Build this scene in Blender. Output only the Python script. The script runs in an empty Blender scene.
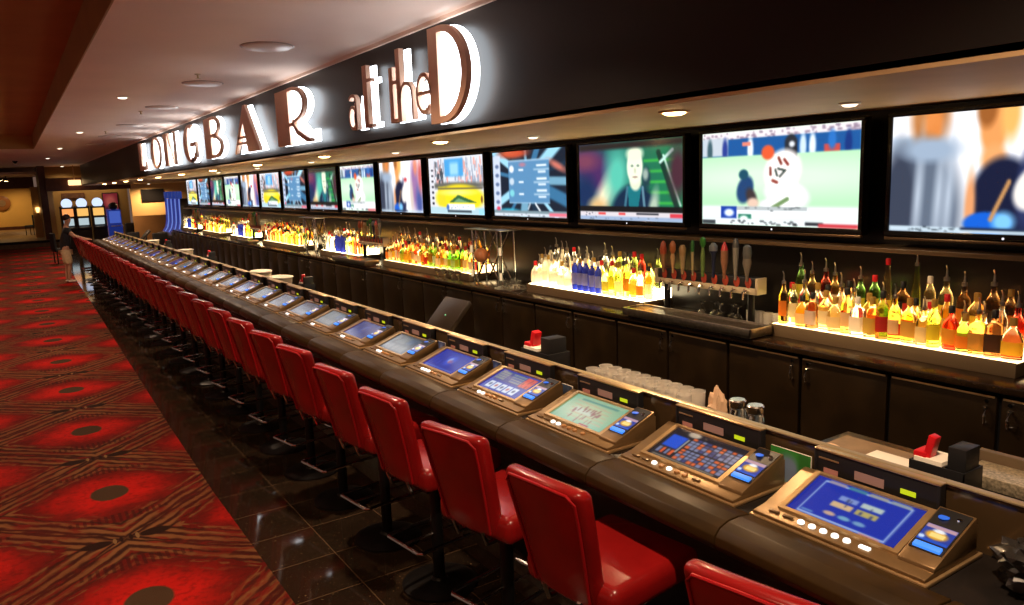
import bpy, bmesh, math, random
import numpy as np
from mathutils import Vector, Matrix
PI = math.pi
S = bpy.context.scene
COL = S.collection
random.seed(7)
S.view_settings.view_transform = 'Standard'
S.view_settings.look = 'None'
S.view_settings.gamma = 1.0
S.view_settings.use_curve_mapping = False
S.view_settings.exposure = 0.12

# ------------------------------------------------------------------ materials
def lin(c):
    return tuple(((v / 12.92) if v <= .04045 else ((v + .055) / 1.055) ** 2.4) for v in c)
def rgb(r, g, b):
    return lin((r / 255., g / 255., b / 255.))
MATS = {}
def mat(name, col=(.5, .5, .5), rough=.5, metal=0., emis=None, estr=0., trans=0., ior=1.45, noise=0., nscale=8., bump=0., coat=0., spec=.5):
    if name in MATS: return MATS[name]
    m = bpy.data.materials.new(name); m.use_nodes = True
    nt = m.node_tree; b = nt.nodes['Principled BSDF']
    b.inputs['Base Color'].default_value = (*col, 1)
    b.inputs['Roughness'].default_value = rough
    b.inputs['Metallic'].default_value = metal
    b.inputs['Transmission Weight'].default_value = trans
    b.inputs['IOR'].default_value = ior
    b.inputs['Coat Weight'].default_value = coat
    b.inputs['Specular IOR Level'].default_value = spec
    if emis:
        b.inputs['Emission Color'].default_value = (*emis, 1)
        b.inputs['Emission Strength'].default_value = estr
    if noise or bump:
        tc = nt.nodes.new('ShaderNodeTexCoord'); nz = nt.nodes.new('ShaderNodeTexNoise')
        nz.inputs['Scale'].default_value = nscale; nz.inputs['Detail'].default_value = 5
        nt.links.new(tc.outputs['Object'], nz.inputs['Vector'])
        if noise:
            r = nt.nodes.new('ShaderNodeValToRGB')
            r.color_ramp.elements[0].position = .3; r.color_ramp.elements[1].position = .7
            r.color_ramp.elements[0].color = (*[c * (1 - noise) for c in col], 1)
            r.color_ramp.elements[1].color = (*[min(1, c * (1 + noise)) for c in col], 1)
            nt.links.new(nz.outputs['Fac'], r.inputs['Fac'])
            nt.links.new(r.outputs['Color'], b.inputs['Base Color'])
        if bump:
            bp = nt.nodes.new('ShaderNodeBump'); bp.inputs['Strength'].default_value = bump
            bp.inputs['Distance'].default_value = .01
            nt.links.new(nz.outputs['Fac'], bp.inputs['Height'])
            nt.links.new(bp.outputs['Normal'], b.inputs['Normal'])
    MATS[name] = m
    return m
def glow(name, col, strength):
    return mat(name, tuple(.3 * c for c in col), .5, emis=col, estr=strength)
def picmat(name, strength):
    m = bpy.data.materials.new(name); m.use_nodes = True; nt = m.node_tree
    b = nt.nodes['Principled BSDF']
    a = nt.nodes.new('ShaderNodeVertexColor'); a.layer_name = 'Col'
    b.inputs['Base Color'].default_value = (.01, .01, .012, 1); b.inputs['Roughness'].default_value = .18
    nt.links.new(a.outputs['Color'], b.inputs['Emission Color']); b.inputs['Emission Strength'].default_value = strength
    return m

black_metal = mat('black_metal', (.012, .011, .011), .35, .6)
black_plastic = mat('black_plastic', (.012, .012, .013), .4)
chrome = mat('chrome', (.75, .74, .72), .12, 1.)
steel = mat('brushed_steel', (.5, .46, .4), .3, 1., noise=.2, nscale=30)
red_vinyl = mat('red_vinyl', (.235, .006, .006), .26, noise=.14, nscale=5, bump=.05, coat=.15)
bronze_vinyl = mat('bronze_vinyl', (.034, .018, .005), .42, noise=.3, nscale=7, bump=.08, spec=.16)
bronze = mat('bronze_paint', (.22, .135, .058), .36, .55, noise=.12, nscale=14)
bronze_light = mat('bronze_trim', (.55, .37, .18), .3, .7, noise=.1, nscale=20)
bar_black = mat('bar_black_laminate', (.012, .010, .009), .25, noise=.3, nscale=6)
cab_brown = mat('cooler_door_vinyl', (.013, .0072, .0028), .30, noise=.35, nscale=4, bump=.05)
wood_dark = mat('dark_counter', (.018, .010, .005), .22, noise=.4, nscale=10)
wall_dark = mat('dark_wall_paint', (.008, .0055, .005), .3, noise=.2, nscale=3)
fascia_m = mat('fascia_paint', (.013, .009, .007), .42, noise=.1, nscale=2)
soffit_m = mat('soffit_plaster', (.72, .48, .24), .6, noise=.05, nscale=3)
ceiling_m = mat('ceiling_plaster', (.92, .72, .60), .7, noise=.05, nscale=.8)
recess_m = mat('recess_brown_paint', (.46, .27, .09), .6, noise=.1, nscale=1.2)
letter_m = mat('letter_copper_face', (.82, .52, .37), .5, noise=.06, nscale=3)
letter_glow = glow('letter_back_glow', (.86, .93, 1.), 5.5)
white_plastic = mat('white_plastic', (.75, .70, .6), .4)
paper = mat('paper', (.85, .8, .68), .7)
red_plastic = mat('red_plastic', (.6, .008, .015), .35)
glass_clear = mat('clear_glass', (.95, .95, .93), .04, trans=1.)
trim_cream = mat('shelf_trim_cream', (.15, .105, .06), .45, .3)
yellow_wall = mat('yellow_wall_paint', (.72, .43, .09), .6, noise=.06, nscale=1)
olive_wall = mat('olive_wall_paint', (.34, .22, .07), .6, noise=.08, nscale=1)
beige_wall = mat('beige_wall_paint', (.80, .52, .20), .6, noise=.05, nscale=1)
brown_part = mat('brown_partition', (.50, .25, .09), .5, noise=.1, nscale=2)
pillar_dark = mat('pillar_dark_wood', (.09, .028, .012), .4, noise=.25, nscale=6)
wood_floor = mat('wood_floor', (.17, .10, .04), .35, noise=.25, nscale=5)
skin_m = mat('skin', (.5, .27, .18), .5)
khaki = mat('khaki_cloth', (.62, .47, .28), .8, noise=.1, nscale=20)
shirt_m = mat('black_cloth', (.014, .013, .016), .8, noise=.2, nscale=30)
hair_m = mat('dark_hair', (.02, .012, .008), .5)
btn_white = glow('button_lit_white', (1., .97, .9), 1.6)
btn_amber = mat('button_amber', (.42, .2, .07), .35)
yel_led = glow('yellow_green_readout', (.55, .65, .01), .8)
red_led = mat('dim_red_readout', (.2, .08, .05), .4, emis=(.35, .11, .07), estr=.5)
blue_led = glow('blue_bill_slot', (.05, .26, 1.), 1.0)

# ------------------------------------------------------------------ mesh helpers
class MB:
    def __init__(s): s.bm = bmesh.new()
    def _fin(s, vs, M):
        if M is not None: bmesh.ops.transform(s.bm, matrix=M, verts=vs)
    def box(s, x0, x1, y0, y1, z0, z1, bev=0., seg=2, M=None):
        r = bmesh.ops.create_cube(s.bm, size=1.)
        vs = r['verts']
        for v in vs:
            v.co = Vector(((x0 + x1) / 2 + v.co.x * (x1 - x0), (y0 + y1) / 2 + v.co.y * (y1 - y0), (z0 + z1) / 2 + v.co.z * (z1 - z0)))
        if bev:
            es = list({e for v in vs for e in v.link_edges})
            rr = bmesh.ops.bevel(s.bm, geom=es, offset=bev, segments=seg, affect='EDGES', profile=.5)
            vs = list({v for f in rr['faces'] for v in f.verts} | {v for v in vs if v.is_valid})
        s._fin(vs, M); return s
    def prism(s, prof, y0, y1, axis='y', M=None, bev=0.):
        # prof: (a,b) closed outline; extruded along axis
        def P(a, b, t):
            return Vector((a, t, b)) if axis == 'y' else (Vector((t, a, b)) if axis == 'x' else Vector((a, b, t)))
        v0 = [s.bm.verts.new(P(a, b, y0)) for a, b in prof]; v1 = [s.bm.verts.new(P(a, b, y1)) for a, b in prof]
        n = len(prof); fs = [s.bm.faces.new(v0), s.bm.faces.new(list(reversed(v1)))]
        for i in range(n): fs.append(s.bm.faces.new((v0[i], v1[i], v1[(i + 1) % n], v0[(i + 1) % n])))
        bmesh.ops.recalc_face_normals(s.bm, faces=fs)
        vs = v0 + v1
        if bev:
            es = list({e for f in fs for e in f.edges})
            rr = bmesh.ops.bevel(s.bm, geom=es, offset=bev, segments=2, affect='EDGES', profile=.5)
            vs = list({v for f in rr['faces'] for v in f.verts} | {v for v in vs if v.is_valid})
        s._fin(vs, M); return s
    def lathe(s, prof, seg=16, M=None, sq=0., sx=1., sy=1.):
        # prof: (r,z) bottom to top. sq>0 squares the section
        rings = []; vs = []
        for r, z in prof:
            ring = []
            for i in range(seg):
                a = 2 * PI * (i + .5) / seg; c, d = math.cos(a), math.sin(a)
                k = 1.
                if sq: k = (1 - sq) + sq / max(abs(c), abs(d))
                ring.append(s.bm.verts.new((r * c * k * sx, r * d * k * sy, z)))
            rings.append(ring); vs += ring
        for a, b in zip(rings[:-1], rings[1:]):
            for i in range(seg): s.bm.faces.new((a[i], a[(i + 1) % seg], b[(i + 1) % seg], b[i]))
        s.bm.faces.new(list(reversed(rings[0]))); s.bm.faces.new(rings[-1])
        s._fin(vs, M); return s
    def cyl(s, p0, p1, r0, r1=None, seg=12):
        p0, p1 = Vector(p0), Vector(p1); d = p1 - p0
        q = d.to_track_quat('Z', 'Y').to_matrix().to_4x4()
        return s.lathe([(r0, 0), (r0 if r1 is None else r1, d.length)], seg, Matrix.Translation(p0) @ q)
    def tube(s, pts, r, seg=8, closed=False):
        pts = [Vector(p) for p in pts]; n = len(pts); rings = []
        for i, p in enumerate(pts):
            if closed: t = (pts[(i + 1) % n] - pts[i - 1]).normalized()
            else: t = (pts[min(i + 1, n - 1)] - pts[max(i - 1, 0)]).normalized()
            up = Vector((0, 0, 1)) if abs(t.z) < .9 else Vector((1, 0, 0))
            a = t.cross(up).normalized(); b = t.cross(a)
            rings.append([s.bm.verts.new(p + (a * math.cos(2 * PI * k / seg) + b * math.sin(2 * PI * k / seg)) * r) for k in range(seg)])
        m = n if closed else n - 1
        fs = []
        for i in range(m):
            A, B = rings[i], rings[(i + 1) % n]
            for k in range(seg): fs.append(s.bm.faces.new((A[k], A[(k + 1) % seg], B[(k + 1) % seg], B[k])))
        if not closed: fs.append(s.bm.faces.new(rings[0])); fs.append(s.bm.faces.new(rings[-1]))
        bmesh.ops.recalc_face_normals(s.bm, faces=fs)
        return s
    def sphere(s, c, r, seg=12, sx=1, sy=1, sz=1):
        rr = bmesh.ops.create_uvsphere(s.bm, u_segments=seg, v_segments=max(6, seg // 2), radius=r)
        for v in rr['verts']: v.co = Vector((v.co.x * sx + c[0], v.co.y * sy + c[1], v.co.z * sz + c[2]))
        return s
    def mesh(s, name, m, smooth=35):
        me = bpy.data.meshes.new(name); s.bm.normal_update(); s.bm.to_mesh(me); s.bm.free()
        me.materials.append(m)
        if smooth:
            me.shade_smooth()
            try: me.set_sharp_from_angle(angle=math.radians(smooth))
            except Exception: pass
        return me
    def obj(s, name, m, parent=None, smooth=35, loc=None):
        o = bpy.data.objects.new(name, s.mesh(name, m, smooth)); COL.objects.link(o)
        if parent: o.parent = parent
        if loc: o.location = loc
        return o
def tag(o, label, cat, group=None, kind=None):
    o['label'] = label; o['category'] = cat
    if group: o['group'] = group
    if kind: o['kind'] = kind
    return o
def thing(name, label, cat, loc=(0, 0, 0), rz=0., group=None):
    o = bpy.data.objects.new(name, None); COL.objects.link(o)
    o.empty_display_size = .05
    o.location = loc; o.rotation_euler = (0, 0, rz)
    return tag(o, label, cat, group)
def struct(name, mb, m, smooth=0):
    o = mb.obj(name, m, None, smooth); o['kind'] = 'structure'; return o
KIDS = {}
def kids(o):
    return [c for c in COL.objects if c.parent == o]
def dup(root, loc, rz=None, label=None, ks=None):
    r = root.copy(); COL.objects.link(r); r.location = loc
    if rz is not None: r.rotation_euler = (0, 0, rz)
    if label: r['label'] = label
    for c, sub in ks:
        d = c.copy(); COL.objects.link(d); d.parent = r
        for g in sub:
            e = g.copy(); COL.objects.link(e); e.parent = d
    return r
def tree(o):
    return [(c, list(c.children)) for c in o.children]
ONES = 'first second third fourth fifth sixth seventh eighth ninth tenth eleventh twelfth thirteenth fourteenth fifteenth sixteenth seventeenth eighteenth nineteenth'.split()
def ordn(n):
    if n <= 19: return ONES[n - 1]
    t = {2: 'twent', 3: 'thirt', 4: 'fort'}[n // 10]
    return t + 'ieth' if n % 10 == 0 else t + 'y-' + ONES[n % 10 - 1]

# ------------------------------------------------------------------ pictures for screens (emissive, one colour per grid point)
class Pic:
    def __init__(s, w, h, asp, bg):
        s.w, s.h, s.asp = w, h, asp
        s.X, s.Y = np.meshgrid(np.linspace(0, asp, w), np.linspace(0, 1, h))   # Y down
        s.a = np.zeros((h, w, 3)); s.a[:] = np.array(bg) / 255.
    def _put(s, m, c): s.a = s.a * (1 - m[..., None]) + (np.array(c) / 255.) * m[..., None]
    def ell(s, cx, cy, rx, ry, c, soft=.12, rot=0.):
        dx, dy = s.X - cx, s.Y - cy
        u = (dx * math.cos(rot) + dy * math.sin(rot)) / rx; v = (-dx * math.sin(rot) + dy * math.cos(rot)) / ry
        d = np.sqrt(u * u + v * v)
        s._put(np.clip((1 + soft - d) / (2 * soft), 0, 1), c); return s
    def rect(s, x0, y0, x1, y1, c, soft=.006):
        m = np.clip((s.X - x0) / soft + .5, 0, 1) * np.clip((x1 - s.X) / soft + .5, 0, 1) * np.clip((s.Y - y0) / soft + .5, 0, 1) * np.clip((y1 - s.Y) / soft + .5, 0, 1)
        s._put(m, c); return s
    def poly(s, pts, c):
        ins = np.zeros(s.X.shape, bool); n = len(pts)
        for i in range(n):
            x1, y1 = pts[i]; x2, y2 = pts[(i + 1) % n]
            if y1 == y2: continue
            cond = ((y1 > s.Y) != (y2 > s.Y)) & (s.X < (x2 - x1) * (s.Y - y1) / (y2 - y1) + x1)
            ins ^= cond
        s._put(ins.astype(float), c); return s
    def line(s, x0, y0, x1, y1, w, c):
        d = np.array([x1 - x0, y1 - y0]); L = np.hypot(*d); d = d / L
        t = np.clip((s.X - x0) * d[0] + (s.Y - y0) * d[1], 0, L)
        q = np.hypot(s.X - x0 - d[0] * t, s.Y - y0 - d[1] * t)
        s._put(np.clip((w - q) / (w * .5) + .5, 0, 1), c); return s
    def grad(s, x0, x1, c0, c1):
        t = np.clip((s.X - x0) / (x1 - x0), 0, 1)[..., None]
        s.a = (1 - t) * np.array(c0) / 255. + t * np.array(c1) / 255.; return s
    def blur(s, n=1):
        for _ in range(n):
            p = np.pad(s.a, ((1, 1), (1, 1), (0, 0)), 'edge')
            s.a = (p[:-2, 1:-1] + p[2:, 1:-1] + p[1:-1, :-2] + p[1:-1, 2:] + 2 * p[1:-1, 1:-1]) / 6.
        return s
    def blips(s, x0, x1, y0, y1, n, c, seed):
        r = random.Random(seed)
        for _ in range(n):
            x = r.uniform(x0, x1); y = r.uniform(y0, y1); w = r.uniform(.01, .05)
            s.rect(x, y, min(x1, x + w), y + (y1 - y0) * .3, c)
        return s
    def mesh(s, name, quad, m):
        # quad: functions of (fx right, fy down) -> local point
        P = np.array([[quad(i / (s.w - 1), j / (s.h - 1)) for i in range(s.w)] for j in range(s.h)]).reshape(-1, 3)
        F = [(j * s.w + i, (j + 1) * s.w + i, (j + 1) * s.w + i + 1, j * s.w + i + 1) for j in range(s.h - 1) for i in range(s.w - 1)]
        me = bpy.data.meshes.new(name); me.from_pydata([tuple(p) for p in P], [], F)
        ca = me.color_attributes.new('Col', 'FLOAT_COLOR', 'POINT')
        a = np.clip(s.a, 0, 1); a = np.where(a <= .04045, a / 12.92, ((a + .055) / 1.055) ** 2.4)
        d = np.ones((s.w * s.h, 4)); d[:, :3] = a.reshape(-1, 3)
        ca.data.foreach_set('color', d.ravel().astype(np.float32))
        me.materials.append(m); return me

# ------------------------------------------------------------------ camera
H = 2.33
cam = bpy.data.cameras.new('camera'); co = bpy.data.objects.new('camera', cam); COL.objects.link(co)
f_, cx_, cy_ = 765., 512., 302.5
def nrm(v): v = np.array(v, float); return v / np.linalg.norm(v)
dY = nrm([(0 - cx_) / f_, (197 - cy_) / f_, 1.])
p2 = np.array([(1600 - cx_) / f_, (197 - .037 * 1600 - cy_) / f_, 1.])
upv = nrm(np.cross(p2, dY)); upv = -upv if upv[1] > 0 else upv
dX = np.cross(dY, upv); dX = -dX if dX[0] < 0 else dX
R = np.array([dX, dY, upv])
co.matrix_world = Matrix(((R[0, 0], -R[0, 1], -R[0, 2], 0), (R[1, 0], -R[1, 1], -R[1, 2], 0), (R[2, 0], -R[2, 1], -R[2, 2], H), (0, 0, 0, 1)))
cam.sensor_fit = 'HORIZONTAL'; cam.sensor_width = 36.; cam.lens = f_ / 1024. * 36.
cam.clip_start = .05; cam.clip_end = 300
S.camera = co

# ------------------------------------------------------------------ floor and carpet shaders
class NT:
    def __init__(s, m): s.nt = m.node_tree
    def m(s, op, a, b=None, c=None):
        n = s.nt.nodes.new('ShaderNodeMath'); n.operation = op
        for i, v in enumerate((a, b, c)):
            if v is None: continue
            if isinstance(v, (int, float)): n.inputs[i].default_value = v
            else: s.nt.links.new(v, n.inputs[i])
        return n.outputs[0]
    def noise(s, vec, scale, detail=3):
        n = s.nt.nodes.new('ShaderNodeTexNoise'); n.inputs['Scale'].default_value = scale; n.inputs['Detail'].default_value = detail
        s.nt.links.new(vec, n.inputs['Vector']); return n.outputs['Fac']
    def mix(s, f, a, b):
        n = s.nt.nodes.new('ShaderNodeMix'); n.data_type = 'RGBA'
        s.nt.links.new(f, n.inputs[0]) if not isinstance(f, (int, float)) else setattr(n.inputs[0], 'default_value', f)
        for i, v in ((6, a), (7, b)):
            if isinstance(v, tuple): n.inputs[i].default_value = (*v, 1)
            else: s.nt.links.new(v, n.inputs[i])
        return n.outputs[2]
    def sstep(s, x, e0, e1):
        n = s.nt.nodes.new('ShaderNodeMapRange'); n.interpolation_type = 'SMOOTHSTEP'
        s.nt.links.new(x, n.inputs[0]); n.inputs[1].default_value = e0; n.inputs[2].default_value = e1
        return n.outputs[0]
def carpet_mat():
    m = bpy.data.materials.new('patterned_red_carpet'); m.use_nodes = True
    t = NT(m); nt = m.node_tree; b = nt.nodes['Principled BSDF']
    tc = nt.nodes.new('ShaderNodeTexCoord'); sep = nt.nodes.new('ShaderNodeSeparateXYZ')
    nt.links.new(tc.outputs['Object'], sep.inputs[0])
    ob = tc.outputs['Object']; P = 1.935; A = 2.0
    wob = t.m('MULTIPLY', t.m('SUBTRACT', t.noise(ob, 3.), .5), .05)
    x = t.m('SUBTRACT', sep.outputs[0], .44); y = t.m('SUBTRACT', sep.outputs[1], 4.60)
    xs = t.m('DIVIDE', x, A); ys = t.m('ADD', t.m('DIVIDE', y, P), wob)
    def cell(v): return t.m('SUBTRACT', v, t.m('ROUND', v))
    s1 = cell(t.m('ADD', xs, ys)); s2 = cell(t.m('SUBTRACT', xs, ys))
    # distance to the band lines at half cells
    b1 = t.m('SUBTRACT', .5, t.m('ABSOLUTE', s1)); b2 = t.m('SUBTRACT', .5, t.m('ABSOLUTE', s2))
    bd = t.m('MINIMUM', b1, b2); other = t.m('MAXIMUM', b1, b2)
    # local position in the diamond
    lx = t.m('MULTIPLY', t.m('ADD', s1, s2), .5 * A); ly = t.m('MULTIPLY', t.m('SUBTRACT', s1, s2), .5 * P)
    rr = t.m('SQRT', t.m('ADD', t.m('POWER', t.m('DIVIDE', lx, 1.15), 2), t.m('POWER', ly, 2)))
    red_hi, red_lo = rgb(168, 20, 15), rgb(84, 16, 11)
    base = t.mix(t.sstep(t.m('ADD', rr, t.m('MULTIPLY', t.m('SUBTRACT', t.noise(ob, 5., 5), .5), .35)), .12, .52), red_hi, red_lo)  # brighter red around the ovals: carpet pattern plus painted-in light
    fib = t.noise(ob, 26., 4)
    base = t.mix(t.m('MULTIPLY', t.sstep(fib, .45, .7), .45), base, rgb(70, 14, 10))
    # olive / tan stripes along the bands
    def ab(u, v, lo, hi): return t.m('ADD', u, t.m('MULTIPLY', v, 1.))
    # long fibres of colour that run along each band
    stv = nt.nodes.new('ShaderNodeCombineXYZ'); nt.links.new(t.m('MULTIPLY', bd, 9.), stv.inputs[0]); nt.links.new(t.m('MULTIPLY', other, 2.2), stv.inputs[1]); nt.links.new(t.m('MULTIPLY', y, .6), stv.inputs[2])
    streak = t.noise(stv.outputs[0], 3.2, 6)
    st = t.m('SINE', t.m('ADD', t.m('MULTIPLY', bd, 2 * PI / .062), t.m('MULTIPLY', streak, 7.)))
    stripe = t.mix(t.sstep(st, -.9, .9), rgb(42, 20, 13), rgb(112, 74, 44))
    stripe = t.mix(t.m('MULTIPLY', t.sstep(streak, .50, .62), .75), stripe, rgb(104, 22, 15))
    prox = t.sstep(other, .06, .46)                      # 0 at a crossing, 1 half way along
    wid = t.m('ADD', t.m('SUBTRACT', .195, t.m('MULTIPLY', prox, .03)), t.m('MULTIPLY', t.m('SUBTRACT', streak, .5), .45))
    band = t.sstep(t.m('SUBTRACT', wid, bd), -.012, .012)
    base = t.mix(t.m('MULTIPLY', band, t.m('SUBTRACT', .95, t.m('MULTIPLY', prox, .35))), base, stripe)
    # comb ticks around the crossings
    ang = t.m('SINE', t.m('MULTIPLY', lx, 2 * PI / .045))
    comb = t.m('MULTIPLY', t.m('MULTIPLY', t.m('GREATER_THAN', ang, .1), t.m('LESS_THAN', t.m('ABSOLUTE', lx), .34)),
               t.m('MULTIPLY', t.m('GREATER_THAN', t.m('ABSOLUTE', ly), .48), t.m('LESS_THAN', t.m('ABSOLUTE', ly), t.m('SUBTRACT', .66, t.m('MULTIPLY', t.m('ABSOLUTE', lx), .35)))))
    base = t.mix(t.m('MULTIPLY', comb, .6), base, rgb(46, 12, 10))
    # ovals
    ov = t.m('SQRT', t.m('ADD', t.m('POWER', t.m('DIVIDE', lx, .135), 2), t.m('POWER', t.m('DIVIDE', ly, .155), 2)))
    base = t.mix(t.sstep(ov, 1.08, .92), base, rgb(62, 44, 30))
    # dark eyes either side of each crossing
    ex = t.m('SUBTRACT', t.m('MULTIPLY', A, .5), t.m('ABSOLUTE', lx)); ey = t.m('ABSOLUTE', ly)
    for (cx, rx, ry, c) in ((.18, .10, .06, rgb(34, 16, 10)), (.03, .012, .05, rgb(34, 16, 10)), (.07, .012, .05, rgb(112, 84, 54))):
        e = t.m('SQRT', t.m('ADD', t.m('POWER', t.m('DIVIDE', t.m('SUBTRACT', ex, cx), rx), 2), t.m('POWER', t.m('DIVIDE', ey, ry), 2)))
        base = t.mix(t.sstep(e, 1.15, .85), base, c)
    # crossings above / below the ovals
    ex2 = t.m('ABSOLUTE', lx); ey2 = t.m('SUBTRACT', P / 2, t.m('ABSOLUTE', ly))
    for (cx, rx, ry, c) in ((.19, .11, .065, rgb(34, 16, 10)), (.03, .012, .05, rgb(34, 16, 10)), (.075, .012, .045, rgb(112, 84, 54))):
        e = t.m('SQRT', t.m('ADD', t.m('POWER', t.m('DIVIDE', t.m('SUBTRACT', ex2, cx), rx), 2), t.m('POWER', t.m('DIVIDE', ey2, ry), 2)))
        base = t.mix(t.sstep(e, 1.15, .85), base, c)
    nt.links.new(base, b.inputs['Base Color'])
    b.inputs['Roughness'].default_value = .95; b.inputs['Specular IOR Level'].default_value = .1
    bp = nt.nodes.new('ShaderNodeBump'); bp.inputs['Strength'].default_value = .3; bp.inputs['Distance'].default_value = .01
    nt.links.new(t.noise(ob, 180., 2), bp.inputs['Height']); nt.links.new(bp.outputs['Normal'], b.inputs['Normal'])
    return m
def tile_mat():
    m = bpy.data.materials.new('black_granite_tile'); m.use_nodes = True
    t = NT(m); nt = m.node_tree; b = nt.nodes['Principled BSDF']
    tc = nt.nodes.new('ShaderNodeTexCoord'); ob = tc.outputs['Object']
    br = nt.nodes.new('ShaderNodeTexBrick'); br.offset = 0.; br.inputs['Scale'].default_value = 1.
    br.inputs['Brick Width'].default_value = .46; br.inputs['Row Height'].default_value = .46; br.inputs['Mortar Size'].default_value = .004
    br.inputs['Color1'].default_value = (.014, .009, .006, 1); br.inputs['Color2'].default_value = (.024, .015, .009, 1)
    br.inputs['Mortar'].default_value = (.09, .055, .03, 1)
    mp = nt.nodes.new('ShaderNodeMapping'); mp.inputs['Location'].default_value = (-.14, .1, 0)
    nt.links.new(ob, mp.inputs['Vector']); nt.links.new(mp.outputs[0], br.inputs['Vector'])
    sp = t.sstep(t.noise(ob, 60., 5), .64, .74)
    sp2 = t.sstep(t.noise(ob, 11., 4), .62, .75)
    c = t.mix(t.m('MULTIPLY', sp, .7), br.outputs['Color'], (.30, .19, .09))
    c = t.mix(t.m('MULTIPLY', sp2, .35), c, (.07, .045, .022))
    nt.links.new(c, b.inputs['Base Color']); b.inputs['Roughness'].default_value = .07
    return m

# ------------------------------------------------------------------ the setting
struct('floor', MB().box(-10, 14, -5, 66, -.1, 0), tile_mat())
# carpet, its edge drifting slightly towards the bar at the far end
edge = [(1.12, -5), (1.11, 6), (1.14, 8), (1.24, 12.7), (1.36, 18), (1.46, 23.5), (1.62, 30), (1.85, 40.98)]
struct('floor_carpet', MB().prism([(-10, -5)] + edge + [(-10, 40.98)], 0, .008, 'z'), carpet_mat())
CZ = 3.655
# ceiling in pieces around the recess (recess edge at x = .9, y up to 26.2)
struct('ceiling', MB().prism([(.743, -5), (14, -5), (14, 66), (-10, 66), (-10, 26.2), (.977, 26.2)], CZ, CZ + .1, 'z'), ceiling_m)
struct('ceiling_recess', MB().box(-10, 1.0, -5, 26.3, 4.03, 4.1).prism([(.728, -5), (.742, -5), (.976, 26.19), (.962, 26.19)], CZ - .002, 4.05, 'z').box(-10, .976, 26.17, 26.19, CZ - .002, 4.05), recess_m)
SZ = 2.728
struct('wall_fascia', MB().box(3.2, 3.26, -2, 40.4, SZ, CZ), fascia_m)
struct('ceiling_soffit', MB().box(3.2, 5.45, -2, 27.3, SZ - .02, SZ + .03).box(3.2, 9.0, 27.3, 40.9, SZ - .02, SZ + .03), soffit_m)
struct('trim_1', MB().box(3.17, 3.2, -2, 40.4, CZ - .035, CZ), ceiling_m)
struct('wall_back', MB().box(5.25, 5.4, -2, 27.3, 0, SZ - .02), wall_dark)
# far end
struct('floor_platform', MB().box(-10, 2.05, 41, 58, 0, .3).box(-10, 2.08, 40.97, 41.03, .255, .302), wood_floor)
struct('trim_2', MB().box(-10, 2.09, 40.93, 40.97, .2, .31), black_metal)
struct('wall_far_yellow', MB().box(-10, 1.7, 57, 57.1, .3, 3.0), yellow_wall)
struct('baseboard_far', MB().box(-10, 1.7, 56.96, 57, .3, .48), pillar_dark)
struct('ceiling_far_lounge', MB().box(-10, 1.6, 43, 58, 3.35, 3.45), ceiling_m)
struct('trim_3', MB().box(-10, 1.62, 50, 50.3, 2.75, 3.36), pillar_dark)
struct('wall_far_lit', MB().box(1.25, 1.7, 44, 44.2, .3, 2.75), beige_wall)
struct('wall_pillar_dark', MB().box(1.55, 1.83, 41.4, 44, 0, 3.655), pillar_dark)
struct('wall_pillar_cream', MB().box(1.83, 2.04, 41.4, 41.9, 0, 2.55), beige_wall)
struct('trim_4', MB().box(1.8, 5.3, 41.2, 41.6, 2.5, 3.1), pillar_dark)
struct('wall_alcove', MB().box(1.83, 5.35, 43, 43.2, 0, 3.655), olive_wall)
struct('wall_far_beige', MB().box(5.35, 10, 42, 42.2, 0, 3.655), beige_wall)

# ------------------------------------------------------------------ lights
def spot(parent, loc, power, col, size=100, blend=.8, rad=.05):
    l = bpy.data.lights.new('lamp', 'SPOT'); l.energy = power; l.color = col; l.spot_size = math.radians(size); l.spot_blend = blend
    l.shadow_soft_size = rad
    o = bpy.data.objects.new('lamp', l); COL.objects.link(o); o.parent = parent; o.location = loc
    return o
lens_warm = glow('lamp_lens_warm', (1., .60, .24), 30.)
lens_dim = glow('lamp_lens_dim', (1., .8, .55), 2.2)
lens_ceil = glow('lamp_lens_ceiling', (1., .85, .65), 3.)
WARM = (1., .66, .36)
def downlight(label, group, x, y, z, r, lens, power, size=105, name='recessed_downlight', col=WARM):
    t = thing(name, label, 'ceiling light', (x, y, z), 0, group)
    MB().lathe([(r, 0), (r, -.006), (r * .93, -.012), (r * .78, -.012), (r * .74, -.004), (r * .74, 0)], 24).obj('trim_ring', soffit_m if lens is lens_warm else white_plastic, t)
    MB().lathe([(r * .73, -.003), (r * .70, -.014), (r * .5, -.024), (.0, -.028)], 20).obj('lamp_lens', lens, t)
    if power: spot(t, (0, 0, -.06), power, col, size)
    return t
ys = [3.55, 6.65, 9.85, 13.0, 16.2, 19.4, 22.6, 25.8, 29.0, 32.2, 35.4]
for i, y in enumerate(ys):
    downlight(f'bright round downlight in the bar soffit, {ordn(i+1)} lit one from the near end', 'lit downlights in the soffit', 3.6, y, SZ - .02, .10, lens_warm, 150 if i < 8 else 110, 150)
for i, y in enumerate([2.85, 5.95, 8.95, 12.1, 15.2, 18.4]):
    downlight(f'small dim downlight in the soffit close to the screens, {ordn(i+1)} from the near end', 'dim downlights in the soffit', 4.2 if i else 4.38, y, SZ - .02, .065, lens_dim, 14, 90)
for i, y in enumerate([1.0, 5.0, 12.25, 19.25, 25.9, 32.7]):
    downlight(f'recessed white downlight in the main ceiling strip, {ordn(i+1)} in line towards the far wall', 'downlights in the ceiling strip', 1.6, y, CZ, .085, lens_ceil, 300, 150, col=(1., .70, .46))
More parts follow.
